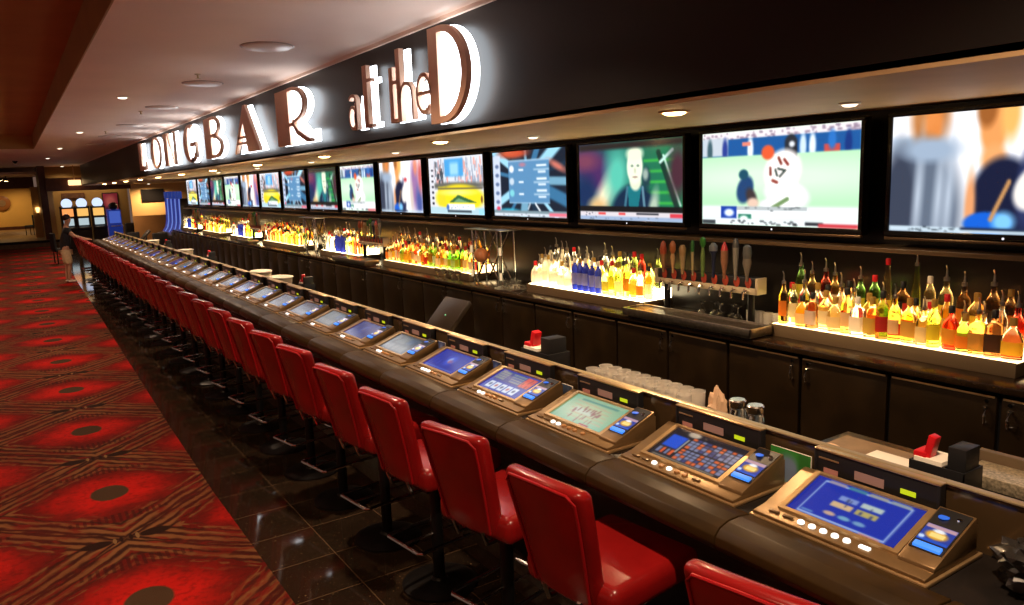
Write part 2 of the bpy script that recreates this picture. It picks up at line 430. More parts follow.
for i, y in enumerate([1., 4.5, 8., 11.5, 15., 18.5, 22., 25.]):  # unseen row of lamps, added to light the carpet
    downlight(f'added unseen downlight in the brown ceiling recess, {ordn(i+1)} in line', 'added downlights in the recess', -1.4, y, 4.03, .10, lens_ceil, 200, 120, col=(1., .62, .36))
for i, (x, y) in enumerate([(2.29, 7.58), (2.30, 10.44), (2.33, 13.54), (2.33, 17.25), (2.33, 20.6), (2.33, 23.9)]):
    t = thing('ceiling_diffuser', f'flat round vent disc in the pale ceiling beside the sign, {ordn(i+1)} from the near end', 'ceiling vent', (x, y, CZ), 0, 'round vents in the ceiling')
    MB().lathe([(.23, 0), (.23, -.012), (.21, -.022), (.0, -.026)], 32).obj('diffuser_plate', mat('vent_paint', (.85, .68, .58), .35), t)
    MB().lathe([(.25, 0), (.25, -.006), (.235, -.008)], 32).obj('rim', mat('vent_rim', (.5, .36, .28), .5), t)
for i, (x, y) in enumerate([(2.08, 9.65), (2.12, 14.3), (2.08, 19.0)]):
    t = thing('ceiling_sprinkler', f'small fire sprinkler head hanging from the ceiling, {ordn(i+1)} along the vents', 'sprinkler', (x, y, CZ), 0, 'sprinklers in the ceiling')
    MB().lathe([(.035, 0), (.035, -.008), (.012, -.012), (.012, -.05)], 12).obj('sprinkler_body', bronze_light, t)
    MB().lathe([(.03, -.05), (.03, -.054)], 10).obj('deflector', bronze_light, t)
W = bpy.data.worlds.new('world'); S.world = W; W.use_nodes = True
W.node_tree.nodes['Background'].inputs[0].default_value = (1., .62, .46, 1); W.node_tree.nodes['Background'].inputs[1].default_value = .12

# ------------------------------------------------------------------ illuminated sign
def arc(cx, cy, rx, ry, a0, a1, n=18):
    return [(cx + rx * math.cos(math.radians(a0 + (a1 - a0) * i / n)), cy + ry * math.sin(math.radians(a0 + (a1 - a0) * i / n))) for i in range(n + 1)]
def strip(outer, inner): return outer + list(reversed(inner))
def rect(a, b, c, d): return [(a, b), (c, b), (c, d), (a, d)]
h = .66
G = {}
G['L'] = ([rect(0, 0, .42, h), rect(.42, 0, 1.0, .10), rect(.93, .10, 1.0, .2)], [rect(0, 0, .5, h), rect(.45, 0, 1.05, .24)])
G['O'] = ([strip(arc(.6, .33, .6, .34, 90, 270), arc(.6, .33, .2, .30, 90, 270)), strip(arc(.6, .33, .6, .34, -90, 90), arc(.6, .33, .52, .30, -90, 90))], [arc(.6, .33, .62, .35, 0, 360, 36)])
G['N'] = ([rect(0, 0, .42, h), [(.42, h), (.52, h), (1.12, .0), (1.02, 0)], rect(1.12, 0, 1.2, h)], [rect(0, 0, 1.22, h)])
G['G'] = ([strip(arc(.6, .33, .6, .34, 60, 300), arc(.6, .33, .22, .29, 60, 300)), rect(.62, .27, 1.12, .34), rect(1.04, .06, 1.12, .27), strip(arc(.6, .33, .56, .34, 270, 325), arc(.6, .33, .48, .29, 270, 325))], [arc(.6, .33, .62, .35, 0, 360, 36)])
G['B'] = ([rect(0, 0, .46, h), strip(arc(.6, .5, .42, .165, -90, 90), arc(.6, .5, .34, .115, -90, 90)), rect(.46, .615, .6, .665), rect(.46, .335, .6, .385),
           strip(arc(.64, .18, .5, .18, -90, 90), arc(.64, .18, .42, .13, -90, 90)), rect(.46, 0, .64, .05)], [rect(0, 0, .66, h), arc(.6, .5, .44, .17, -90, 90), arc(.64, .18, .52, .19, -90, 90)])
G['A'] = ([[(.62, h), (.72, h), (1.34, 0), (.72, 0), (.56, .42)], [(.62, h), (.56, .42), (.08, 0), (0, 0)], rect(.16, .12, .70, .155), rect(.22, .20, .66, .235)],
          [[(.58, h), (.76, h), (1.38, 0), (.0, 0)]])
G['R'] = ([rect(0, 0, .50, h), strip(arc(.62, .455, .48, .21, -90, 90), arc(.62, .455, .40, .17, -90, 90)), rect(.5, .625, .62, .665),
           [(.50, .255), (.66, .255), (.82, .15), (1.2, .035), (1.25, .035), (1.25, .0), (1.1, .0), (.74, .11), (.62, .215), (.50, .215)]],
          [rect(0, 0, .62, h), arc(.62, .455, .5, .215, -90, 90), rect(.5, .0, 1.28, .14), [(.5, .3), (.7, .3), (1.1, .1), (.5, .1)]])
G['D'] = ([rect(0, 0, .155, .75), strip(arc(.19, .375, .42, .375, -90, 90, 26), arc(.19, .375, .335, .325, -90, 90, 26)), rect(.155, .70, .19, .75), rect(.155, 0, .19, .05)], [rect(0, 0, .19, .75), arc(.19, .375, .43, .38, -90, 90, 26)])
G['a'] = ([strip(arc(.10, .12, .10, .12, 0, 360, 24), arc(.10, .12, .07, .09, 0, 360, 24)), rect(.17, 0, .22, .26), strip(arc(.11, .26, .11, .09, 0, 150), arc(.11, .26, .08, .06, 0, 150))], [arc(.11, .13, .12, .13, 0, 360, 24), rect(.15, 0, .24, .33)])
G['t'] = ([rect(.0, 0, .10, .58), rect(.10, .42, .2, .45), rect(.10, 0, .18, .03)], [rect(0, 0, .115, .58), rect(.1, .41, .21, .46), rect(.1, 0, .2, .05)])
G['u'] = ([rect(.0, 0, .075, .48), rect(.075, .33, .17, .36), rect(.075, 0, .14, .03)], [rect(0, 0, .09, .48), rect(.07, .32, .18, .37), rect(.07, 0, .15, .05)])
G['h'] = ([rect(0, 0, .08, .62), strip(arc(.18, .2, .13, .13, 0, 180), arc(.18, .2, .095, .10, 0, 180)), rect(.275, 0, .31, .2)], [rect(0, 0, .1, .62), rect(.08, 0, .32, .32)])
G['e'] = ([strip(arc(.14, .17, .14, .17, 0, 320, 26), arc(.14, .17, .105, .135, 0, 320, 26)), rect(.03, .16, .275, .19)], [arc(.14, .17, .15, .18, 0, 360, 30)])
FX, PX = 3.035, 3.125
sign = [('L', 'L', 21.55, 2.85), ('O', 'O', 19.7, 2.85), ('N', 'N', 18.0, 2.85), ('G', 'G', 15.9, 2.845), ('B', 'B', 14.05, 2.84), ('A', 'A', 12.1, 2.835), ('R', 'R', 9.93, 2.83),
        ('a', 'a', 7.52, 2.86), ('t', 't', 7.12, 2.86), ('u', 't', 6.52, 2.86), ('h', 'h', 6.37, 2.86), ('e', 'e', 6.00, 2.88), ('D', 'D', 5.745, 2.79)]
lab = {'a': 'small copper back-lit letter a of the word at on the dark fascia', 't': 'tall copper back-lit letter t ending the word at on the fascia',
       'u': 'copper back-lit letter t beginning the word the on the fascia', 'h': 'copper back-lit letter h in the word the on the fascia', 'e': 'round copper back-lit letter e ending the word the on the fascia',
       'D': 'largest copper back-lit letter D at the near end of the sign'}
for key, ch, y, z in sign:
    l = lab.get(key, f'big copper art deco letter {ch} with white halo in the word LONGBAR')
    t = thing('sign_letter', l, 'sign letter', (0, y, z), 0, 'back-lit letters of the bar sign')
    faces, panels = G[key]
    mb = MB()
    for p in faces: mb.prism([(-a, b) for a, b in p], FX, FX + .045, 'x')
    mb.obj('letter_face', letter_m, t, 30)
    mb = MB()
    for p in panels: mb.prism([(-a, b) for a, b in p], PX, PX + .022, 'x')
    mb.obj('glow_panel', letter_glow, t, 30)
    for (a, b) in ((.06, .08), (.06, .3)):
        if key in 'AaeOG': a = {'A': 1.0, 'a': .32, 'e': .03, 'O': .2, 'G': .2}[key]; b = b + .02 if key != 'A' else b * .5
        MB().cyl((FX + .045, -a, b), (PX, -a, b), .008, seg=8).obj('mounting_pin', chrome, t)

# ------------------------------------------------------------------ TVs
tv_pic = picmat('tv_picture', 1.25)
ASP = 1.8
def pic_pour(w, hh):
    p = Pic(w, hh, ASP, (240, 240, 245)); p.X = p.X / .64
    p.rect(0, .18, .45, .36, (196, 214, 232), .05)
    p.ell(.48, .02, .24, .30, (176, 112, 62), .25).ell(.52, .10, .12, .17, (212, 128, 64), .3)
    p.ell(.40, .85, .50, .62, (92, 104, 122), .18).ell(.12, .75, .22, .5, (54, 62, 80), .3)
    for x in (.36, .62, .74): p.ell(x, .7, .05, .40, (176, 188, 204), .9, .06)
    p.ell(.5, .30, .34, .1, (150, 168, 190), .4)
    p.ell(1.22, .12, .15, .26, (226, 150, 86), .2).ell(1.40, .05, .1, .2, (236, 176, 96), .4).ell(1.14, .0, .11, .14, (150, 88, 40), .3)
    p.ell(1.24, .40, .14, .12, (230, 160, 100), .3)
    p.ell(1.36, .78, .38, .40, (18, 26, 54), .1).ell(1.60, .66, .1, .3, (40, 50, 90), .3).ell(1.0, .8, .06, .3, (220, 150, 100), .4)
    p.ell(1.20, .92, .27, .10, (16, 92, 205), .1).ell(1.38, .90, .12, .08, (120, 190, 240), .4)
    p.ell(1.70, .62, .25, .17, (232, 226, 220), .12, -.5).ell(1.76, .52, .14, .12, (250, 240, 232), .3).line(1.42, .58, 1.24, .88, .022, (190, 138, 86))
    p.ell(1.76, .36, .1, .04, (190, 40, 50), .3)
    p.ell(2.35, .45, .24, .5, (150, 110, 160), .4).ell(2.42, .12, .12, .16, (214, 130, 110), .4).ell(2.6, .8, .2, .3, (70, 84, 150), .5).ell(2.12, .7, .1, .3, (206, 190, 180), .6).ell(2.7, .3, .12, .3, (200, 90, 90), .5)
    p.rect(.0, .955, 3., 1., (190, 208, 220)).rect(.9, .95, 1.8, .975, (30, 44, 70)).blips(.25, .9, .95, .985, 16, (40, 50, 60), 3)
    return p.blur(1)
def pic_ball(w, hh):
    p = Pic(w, hh, ASP, (184, 228, 186))
    p.rect(0, .0, 1.8, .08, (230, 222, 226)).blips(0, 1.8, .0, .07, 70, (150, 130, 150), 5)
    p.rect(0, .08, 1.8, .26, (26, 84, 150)).rect(0, .06, .34, .25, (190, 200, 210))
    for x, c in ((.1, (60, 90, 100)), (.3, (40, 60, 140)), (.62, (230, 236, 240)), (1.22, (200, 220, 236)), (1.32, (222, 232, 240)), (1.68, (20, 50, 120))): p.ell(x, .2, .035, .13, c, .3)
    p.rect(1.44, .19, 1.6, .27, (190, 74, 70)).ell(1.52, .15, .04, .09, (40, 110, 190), .3).rect(.52, .12, .62, .16, (224, 128, 110))
    p.rect(0, .26, 1.8, .9, (178, 226, 182)).ell(.9, .5, 1.4, .16, (208, 240, 208), .6)
    p.rect(0, .8, 1.8, .93, (236, 238, 240), .04)
    # player in white, black helmet man behind
    p.ell(1.09, .24, .07, .17, (30, 32, 38), .12).ell(1.09, .15, .07, .07, (40, 44, 52), .2).ell(1.10, .17, .03, .03, (220, 224, 230), .3)
    p.ell(1.0, .44, .2, .23, (248, 240, 236), .12, .5).ell(1.05, .68, .24, .14, (250, 250, 250), .2, .2).ell(.9, .78, .16, .06, (246, 246, 246), .3)
    p.ell(.83, .24, .075, .075, (222, 88, 50), .15).line(.955, .30, .985, .36, .014, (120, 44, 32)).line(1.02, .32, 1.06, .37, .014, (130, 44, 36))
    p.line(.86, .40, .865, .47, .014, (130, 60, 50)).line(.89, .53, .94, .55, .016, (140, 60, 48))
    p.line(.95, .41, 1.03, .43, .011, (52, 66, 60)).line(.97, .49, 1.03, .43, .011, (52, 66, 60)).line(.92, .42, .94, .48, .011, (52, 66, 60)).line(.88, .82, 1.06, .72, .022, (110, 140, 90))
    p.ell(.56, .62, .10, .15, (30, 64, 110), .15, .3).ell(.54, .46, .06, .055, (26, 74, 96), .15).ell(.64, .7, .06, .1, (60, 50, 52), .3, -.4).ell(.66, .76, .07, .05, (222, 190, 170), .3)
    p.rect(.25, .8, .46, .93, (24, 62, 160)).ell(.36, .87, .06, .04, (226, 236, 250), .3).rect(.46, .80, 1.28, .84, (176, 184, 186)).blips(.48, 1.25, .80, .84, 12, (90, 96, 100), 9).rect(.48, .88, .64, .97, (40, 120, 96)).ell(.55, .93, .05, .03, (236, 246, 240), .3)
    p.rect(0, .93, 1.8, 1., (225, 232, 234)).rect(0, .955, .18, 1., (60, 66, 70)).blips(.34, 1.2, .945, .985, 26, (20, 24, 28), 4).rect(1.26, .95, 1.45, .985, (40, 44, 50)).rect(1.4, .96, 1.8, 1., (200, 60, 70))
    return p.blur(1)
def pic_man(w, hh):
    p = Pic(w, hh, ASP, (0, 0, 0)).grad(.0, 1.8, (34, 74, 92), (26, 120, 74))
    p.ell(.30, .36, .42, .26, (70, 40, 92), .4, .6).ell(.12, .66, .2, .24, (20, 44, 84), .5).ell(.1, .22, .26, .12, (116, 60, 84), .6)
    p.ell(.50, .66, .36, .13, (236, 224, 190), .6, -.95).ell(.72, .42, .2, .34, (84, 188, 166), .6).ell(.35, .82, .16, .1, (214, 176, 120), .6)
    for k in range(5): p.rect(1.18, .24 + .13 * k, 1.72, .27 + .13 * k, (60, 176, 70), .03)
    p.line(1.42, .16, 1.72, .86, .035, (16, 54, 44)).line(1.50, .2, 1.76, .8, .014, (190, 230, 210)).line(1.45, .28, 1.64, .14, .02, (190, 226, 214)).ell(1.72, .4, .14, .3, (70, 40, 52), .5)
    p.ell(1.22, .46, .07, .13, (30, 60, 70), .3).ell(1.21, .42, .045, .07, (150, 170, 160), .4)
    p.ell(1.02, .98, .42, .44, (16, 40, 66), .1).ell(1.32, .92, .08, .3, (170, 190, 170), .4, .2).poly([(.9, .56), (1.14, .58), (1.06, .95), (.94, .95)], (22, 110, 120)).line(.9, .58, .84, .92, .02, (60, 110, 130)).line(1.16, .58, 1.2, .92, .02, (90, 130, 150))
    p.ell(1.04, .50, .10, .12, (216, 222, 196), .15).ell(1.03, .32, .135, .22, (232, 238, 214), .10).ell(1.03, .16, .14, .09, (226, 236, 206), .3)
    p.ell(.985, .31, .022, .014, (96, 120, 104), .4).ell(1.085, .31, .022, .014, (96, 120, 104), .4).ell(1.035, .37, .018, .035, (196, 200, 170), .4).ell(1.035, .45, .045, .012, (160, 130, 116), .4)
    p.rect(0, 0, 1.8, .085, (40, 34, 34), .05).rect(0, .82, 1.8, 1., (22, 22, 24)).rect(0, .89, 1.8, 1., (214, 206, 212)).rect(0, .95, 1.8, 1., (150, 170, 200))
    p.rect(.36, .9, .5, .93, (220, 70, 70)).rect(.74, .9, .86, .93, (224, 70, 70)).rect(1.05, .9, 1.42, .925, (40, 44, 54)).rect(1.6, .9, 1.8, .95, (210, 60, 74)).blips(.06, .3, .9, .94, 6, (50, 60, 80), 8).blips(.1, 1.5, .955, .985, 14, (84, 96, 120), 12)
    return p.blur(1)
def pic_table(w, hh):
    p = Pic(w, hh, ASP, (20, 32, 48))
    for k in range(14):
        a = -2.9 + k * .42
        p.line(.9, .45, .9 + 2.2 * math.cos(a), .45 + 1.5 * math.sin(a), .03 + .03 * (k % 3), [(54, 110, 150), (150, 206, 230), (24, 46, 66), (110, 160, 186)][k % 4])
    p.ell(.55, .03, .36, .07, (186, 64, 40), .4).ell(.4, .93, .3, .05, (50, 176, 206), .4).ell(1.6, .25, .2, .05, (196, 110, 96), .6, .4)
    p.rect(.0, .05, .20, .9, (196, 206, 226), .02)
    for k in range(5): p.ell(.11, .22 + .14 * k, .05, .03, (90, 110, 150), .3)
    p.ell(.12, .88, .05, .03, (220, 60, 90), .3)
    p.rect(.42, .14, 1.42, .80, (86, 136, 178), .01).rect(.42, .14, 1.42, .155, (190, 214, 230)).rect(.42, .785, 1.42, .80, (150, 186, 210))
    for k, y in enumerate((.29, .48, .66)):
        p.ell(.50, y - .02, .06, .055, [(226, 232, 240), (190, 206, 220), (120, 200, 210)][k], .2).rect(.68, y - .02, .8, y + .01, (226, 236, 242)).rect(1.12, y - .07, 1.36, y - .04, (232, 240, 244)).rect(1.16, y + .02, 1.34, y + .05, (214, 228, 238)).rect(1.05, y - .01, 1.42, y + .01, (180, 206, 222), .02)
    p.ell(.78, .21, .08, .03, (170, 120, 140), .5).line(1.08, .8, 1.2, .92, .016, (230, 236, 240)).line(.95, .8, .9, .88, .012, (210, 220, 230))
    p.rect(0, .91, 1.8, .96, (120, 140, 150)).rect(0, .95, 1.8, 1., (206, 214, 222)).rect(1.4, .94, 1.8, .985, (230, 110, 130)).blips(.2, 1.3, .955, .99, 12, (80, 90, 110), 5)
    return p.blur(1)
def pic_stad(w, hh):
    p = Pic(w, hh, ASP, (214, 218, 226))
    p.blips(0, 1.8, .02, .42, 120, (150, 160, 180), 21).blips(0, 1.8, .02, .42, 60, (230, 160, 150), 22).blips(.2, .5, .05, .4, 20, (60, 70, 80), 30)
    p.rect(.56, .03, 1.18, .34, (70, 156, 216), .04).rect(.74, .1, 1.02, .32, (150, 206, 240), .08)
    p.ell(.9, .50, 1.2, .06, (96, 96, 90), .4).ell(1.0, .72, .8, .24, (238, 214, 30), .12).rect(.3, .52, .55, .85, (228, 206, 40), .04).ell(.95, .62, .5, .05, (244, 236, 120), .6)
    p.poly([(.66, .80), (.98, .66), (1.6, .80)], (44, 96, 56)).poly([(.8, .8), (.98, .72), (1.36, .8)], (110, 156, 110)).line(.3, .55, 1.75, .55, .014, (90, 84, 70))
    p.rect(0, .0, .18, .9, (214, 214, 220), .05)
    for k in range(7): p.rect(.08, .2 + .1 * k, .15, .235 + .1 * k, (24, 24, 40))
    p.rect(.0, .88, 1.8, 1., (176, 206, 216), .02).rect(.62, .82, 1.5, .92, (236, 242, 244), .02).rect(.6, .93, 1.4, .97, (50, 60, 70)).ell(.62, .88, .05, .05, (70, 110, 180), .3).blips(.7, 1.4, .84, .90, 10, (120, 130, 150), 7).ell(1.72, .74, .03, .06, (110, 70, 40), .3).rect(1.62, .9, 1.8, 1., (150, 210, 240))
    return p.blur(1)
drawers = [pic_pour, pic_ball, pic_man, pic_table, pic_stad]
tvlab = ['a jug pouring into a blue bowl', 'a football player on a pale field', 'a man in a dark jacket', 'a blue table of figures', 'a yellow and blue stadium view']
XS, ZB, ZT, TW = 5.05, 1.882, 2.636, 1.46
def tv_meshes():
    fr = MB()
    fr.box(XS - .012, XS + .07, -TW - .03, .03, ZB - .045, ZB, .006).box(XS - .012, XS + .07, -TW - .03, .03, ZT, ZT + .03, .006)
    fr.box(XS - .012, XS + .07, 0, .03, ZB - .01, ZT + .01, .006).box(XS - .012, XS + .07, -TW - .03, -TW, ZB - .01, ZT + .01, .006)
    fr.box(XS + .01, XS + .075, -TW, 0, ZB, ZT)
    return fr.mesh('frame', mat('tv_black_gloss', (.010, .009, .009), .18)), MB().box(XS - .014, XS + .02, -TW - .028, .028, ZB - .062, ZB - .043, .004).mesh('speaker_bar', mat('tv_bronze_strip', (.2, .13, .08), .3, .6)), MB().box(XS + .075, 5.25, -TW / 2 - .2, -TW / 2 + .2, 2.1, 2.4).mesh('wall_mount', black_metal)
mf, mb_, mw = tv_meshes()
logo = MB().sphere((XS - .014, -TW / 2, ZB - .025), .008, 8, .3).mesh('indicator_light', glow('tv_logo', (.9, .9, 1.), .9))
pics = {}
for k in range(15):
    y = 2.96 + 1.687 * k
    near = k < 5
    key = (k % 5, near)
    if key not in pics:
        w, hh = (176, 98) if (near and k < 3) else ((128, 72) if near else (64, 36))
        pics[key] = drawers[k % 5](w, hh).mesh('screen', lambda fx, fy: (XS, -fx * TW, ZT - fy * (ZT - ZB)), tv_pic)
    t = thing('tv', f'wall TV showing {tvlab[k % 5]}, {ordn(k+1)} from near end', 'TV', (0, y, 0), 0, 'TVs in a row above the back bar')
    for n, me in (('frame', mf), ('speaker_bar', mb_), ('wall_mount', mw), ('indicator_light', logo), ('screen', pics[key])):
        o = bpy.data.objects.new(n, me); COL.objects.link(o); o.parent = t
struct('trim_5', MB().box(4.98, 5.25, -1, 27.2, 1.735, 1.765, .004), mat('ledge_brown', (.12, .075, .04), .35))

# ------------------------------------------------------------------ back bar
Y0, Y1 = .035, 26.9
ctop = MB().box(4.545, 5.248, Y0, Y1, 1.035, 1.075, .006).obj('back_counter', wood_dark); tag(ctop, 'long dark polished counter top running along the back wall under the lit shelves', 'counter')
cabroot = None; nc = 0
yc = 1.345 - 1.31
k = 0
while yc < 26.8:
    lbl = f'dark brown two-door under-counter cooler of the back bar, {ordn(k+1)} from the near end'
    if cabroot is None:
        cabroot = thing('back_bar_cooler', lbl, 'cooler', (0, yc, 0), 0, 'coolers under the back counter')
        MB().box(4.64, 5.24, .004, 1.306, .10, 1.034).obj('body', black_plastic, cabroot)
        MB().box(4.68, 5.2, .02, 1.29, 0, .10).obj('plinth', black_metal, cabroot)
        for d in (0, 1):
            a, b = .012 + .655 * d, .643 + .655 * d
            dr = MB().box(4.6, 4.638, a, b, .14, 1.0, .006).obj('door', cab_brown, cabroot)
            hy = b - .05 if d == 0 else a + .05
            MB().tube([(4.6, hy, .93), (4.575, hy, .925), (4.568, hy, .88), (4.575, hy, .835), (4.6, hy, .83)], .009).obj('handle', chrome, dr)
            MB().cyl((4.6, hy, .965), (4.59, hy, .965), .012).obj('lock', chrome, dr)
            MB().box(4.592, 4.602, a + .01, b - .01, .985, .998, .003).obj('door_trim', bronze_light, dr)
        ct = tree(cabroot)
    else: dup(cabroot, (0, yc, 0), None, lbl, ct)
    yc += 1.31; k += 1

# ------------------------------------------------------------------ lit bottle shelves and bottles
glow_amber = glow('shelf_acrylic_amber', (1., .70, .34), 4.6)
glow_white = glow('shelf_acrylic_white', (1., .80, .46), 10.)
def gl(name, col, rough=.05): return mat(name, col, rough, trans=1., ior=1.4)
LIQ = {'amber': gl('amber_bottle_glass', (.97, .55, .13)), 'honey': gl('honey_bottle_glass', (1., .80, .38)), 'dark': gl('dark_brown_bottle_glass', (.42, .18, .05)), 'clear': gl('clear_bottle_glass', (1., .97, .88)),
       'green': gl('green_bottle_glass', (.25, .72, .12)), 'red': gl('red_bottle_glass', (.85, .06, .03)), 'blue': mat('blue_bottle_glass', (.03, .05, .5), .15, trans=.35), 'frost': mat('frosted_bottle_glass', (.95, .9, .78), .45, trans=.75), 'lime': gl('lime_bottle_glass', (.72, .9, .15))}
def labmat(name, col, rough):
    m = bpy.data.materials.new(name); m.use_nodes = True; nt = m.node_tree
    b = nt.nodes['Principled BSDF']; b.inputs['Base Color'].default_value = (*col, 1); b.inputs['Roughness'].default_value = rough
    tr = nt.nodes.new('ShaderNodeBsdfTranslucent'); tr.inputs[0].default_value = (*col, 1)
    mx = nt.nodes.new('ShaderNodeMixShader'); mx.inputs[0].default_value = .6
    nt.links.new(b.outputs[0], mx.inputs[1]); nt.links.new(tr.outputs[0], mx.inputs[2]); nt.links.new(mx.outputs[0], nt.nodes['Material Output'].inputs[0])
    return m
LABM = {'cream': labmat('cream_label', (.8, .66, .4), .6), 'white': labmat('white_label', (.85, .8, .7), .6), 'yellow': labmat('yellow_label', (.85, .6, .05), .6), 'red': labmat('red_label', (.6, .04, .03), .6), 'black': labmat('black_label', (.09, .05, .03), .5), 'gold': labmat('gold_label', (.6, .4, .1), .35), 'blue': labmat('pale_blue_label', (.45, .45, .75), .5), 'orange': labmat('orange_label', (.8, .25, .03), .5)}
KINDS = {  # profile, squareness, sy, label z-range, cap base z, neck radius
 'round': ([(.030, 0), (.038, .004), (.038, .175), (.034, .20), (.018, .225), (.0145, .24), (.0145, .285)], 0, 1, (.05, .14), .285, .0145),
 'slim': ([(.028, 0), (.033, .004), (.033, .20), (.028, .225), (.014, .25), (.013, .30)], 0, 1, (.06, .17), .30, .013),
 'square': ([(.034, 0), (.040, .004), (.040, .15), (.036, .17), (.016, .185), (.014, .19), (.014, .24)], .85, 1, (.03, .125), .24, .014),
 'squat': ([(.040, 0), (.050, .006), (.052, .09), (.046, .13), (.02, .165), (.015, .175), (.015, .215)], 0, .8, (.03, .10), .215, .015),
 'cone': ([(.026, 0), (.033, .004), (.031, .13), (.024, .24), (.012, .36), (.012, .40)], 0, 1, (.05, .14), .40, .012),
 'flask': ([(.036, 0), (.047, .005), (.049, .14), (.043, .17), (.018, .20), (.014, .21), (.014, .255)], .3, .62, (.04, .13), .255, .014),
}
BM = {}
def bottle_parts(kind, liq, labc, cap):
    key = (kind, liq, labc, cap)
    if key in BM: return BM[key]
    prof, sq, sy, (l0, l1), cz, nr = KINDS[kind]
    out = [('bottle_body', MB().lathe(prof, 16, None, sq, sy, 1.).mesh('bottle_body', LIQ[liq], 50))]
    # label wraps the side that faces the bar
    r = max(r for r, z in prof) + .0012
    bm = MB(); vs = []
    n = 13
    for i in range(n):
        a = PI + math.radians(-78 + 156 * i / (n - 1)); c, d = math.cos(a), math.sin(a)
        kk = (1 - sq) + sq / max(abs(c), abs(d)) if sq else 1.
        vs.append([bm.bm.verts.new((r * c * kk * sy, r * d * kk, z)) for z in (l0, l1)])
    for i in range(n - 1): bm.bm.faces.new((vs[i][0], vs[i + 1][0], vs[i + 1][1], vs[i][1]))
    out.append(('label', bm.mesh('label', LABM[labc], 60)))
    if cap == 'spout':
        m = MB().lathe([(nr + .002, cz - .012), (nr + .002, cz + .008), (.008, cz + .012), (.006, cz + .03), (.0045, cz + .05)], 10)
        m.tube([(0, 0, cz + .048), (-.003, 0, cz + .062), (-.012, 0, cz + .078)], .004, 6)
        out.append(('pour_spout', m.mesh('pour_spout', steel, 50)))
    else:
        out.append(('cap', MB().lathe([(nr + .003, cz - .035), (nr + .003, cz + .004), (nr, cz + .008)], 12).mesh('cap', {'gold': LABM['gold'], 'black': black_plastic, 'red': red_plastic, 'white': white_plastic}[cap], 50)))
    BM[key] = out; return out
LW = {'amber': 'amber', 'honey': 'honey coloured', 'dark': 'dark brown', 'clear': 'clear', 'green': 'green', 'red': 'red', 'blue': 'blue', 'frost': 'frosted white', 'lime': 'lime green'}
def put_bottle(kind, liq, labc, cap, x, y, z, where, grp, small, sc=1.):
    lbl = f'{LW[liq]} {kind if kind not in ("round", "flask") else "liquor"} bottle, {where}'
    parts = bottle_parts(kind, liq, labc, cap)
    t = thing('liquor_bottle', lbl, 'bottle', (x, y, z), random.uniform(-.25, .25), grp); t.scale = (sc, sc, sc)
    for n, me in parts:
        if small and n == 'label': continue
        o = bpy.data.objects.new(n, me); COL.objects.link(o); o.parent = t
shelf_n = 0
def shelf(y0, y1, mode, name, nf, nb, small, front=None, back=None, seed=1):
    global shelf_n
    shelf_n += 1; rr = random.Random(seed)
    t = thing('lit_bottle_shelf', f'two-step glowing bottle shelf on the back counter, {name}', 'shelf', (0, 0, 1.075), 0, 'lit shelves on the back counter')
    L = y1 - y0; g = glow_white if mode == 'white' else glow_amber
    MB().box(4.785, 5.20, y0, y1, 0, .082, .003).obj('shelf_box', trim_cream if mode != 'white' else mat('shelf_trim_dark', (.09, .06, .035), .4), t)
    MB().box(4.80, 5.0, y0 + .008, y1 - .008, .079, .088).obj('front_step_glow', g, t)
    MB().box(5.0, 5.19, y0 + .008, y1 - .008, .084, .175).obj('back_step_glow', g, t)
    MB().box(4.776, 4.786, y0, y1, .0, .09, .002).obj('front_trim', trim_cream if mode != 'white' else mat('shelf_trim_dark', (.09, .06, .035), .4), t)
    kinds = list(KINDS)
    for row, n, x, z, spec in (('front', nf, 4.855, 1.163, front), ('middle', nb - 1, 4.945, 1.163, None), ('back', nb, 5.07, 1.25, back)):
        for i in range(n):
            y = y1 - .07 - (L - .14) * i / (n - 1)
            if spec and i < len(spec): kd, lq, lb, cp = spec[i]
            else:
                kd = rr.choice(['round', 'round', 'slim', 'square', 'squat', 'flask', 'round', 'slim'])
                lq = rr.choice(['amber', 'honey', 'amber', 'dark', 'clear', 'honey', 'honey', 'clear', 'amber', 'green', 'red', 'lime'] if mode != 'white' else ['clear', 'clear', 'frost', 'honey', 'clear', 'amber'])
                lb = rr.choice(['cream', 'white', 'yellow', 'cream', 'red', 'gold', 'orange', 'yellow', 'white'])
                cp = rr.choice(['spout', 'spout', 'spout', 'gold', 'black', 'red'])
                if mode == 'white':
                    fr = i / (n - 1)
                    if row == 'front' and .36 < fr < .66: kd, lq, lb, cp = 'slim', 'blue', 'blue', rr.choice(['white', 'white', 'gold'])
                    elif fr >= .66: lq = rr.choice(['lime', 'clear', 'amber', 'red', 'honey', 'lime'])
                    elif fr < .36: lq = rr.choice(['clear', 'clear', 'frost']); lb = 'white'
            put_bottle(kd, lq, lb, cp, x + rr.uniform(-.008, .008), y + rr.uniform(-.012, .012), z, f'{ordn(n-i)} from near end in {row} row, {name}', f'bottles on the {name}', small, rr.uniform(1.0, 1.16))
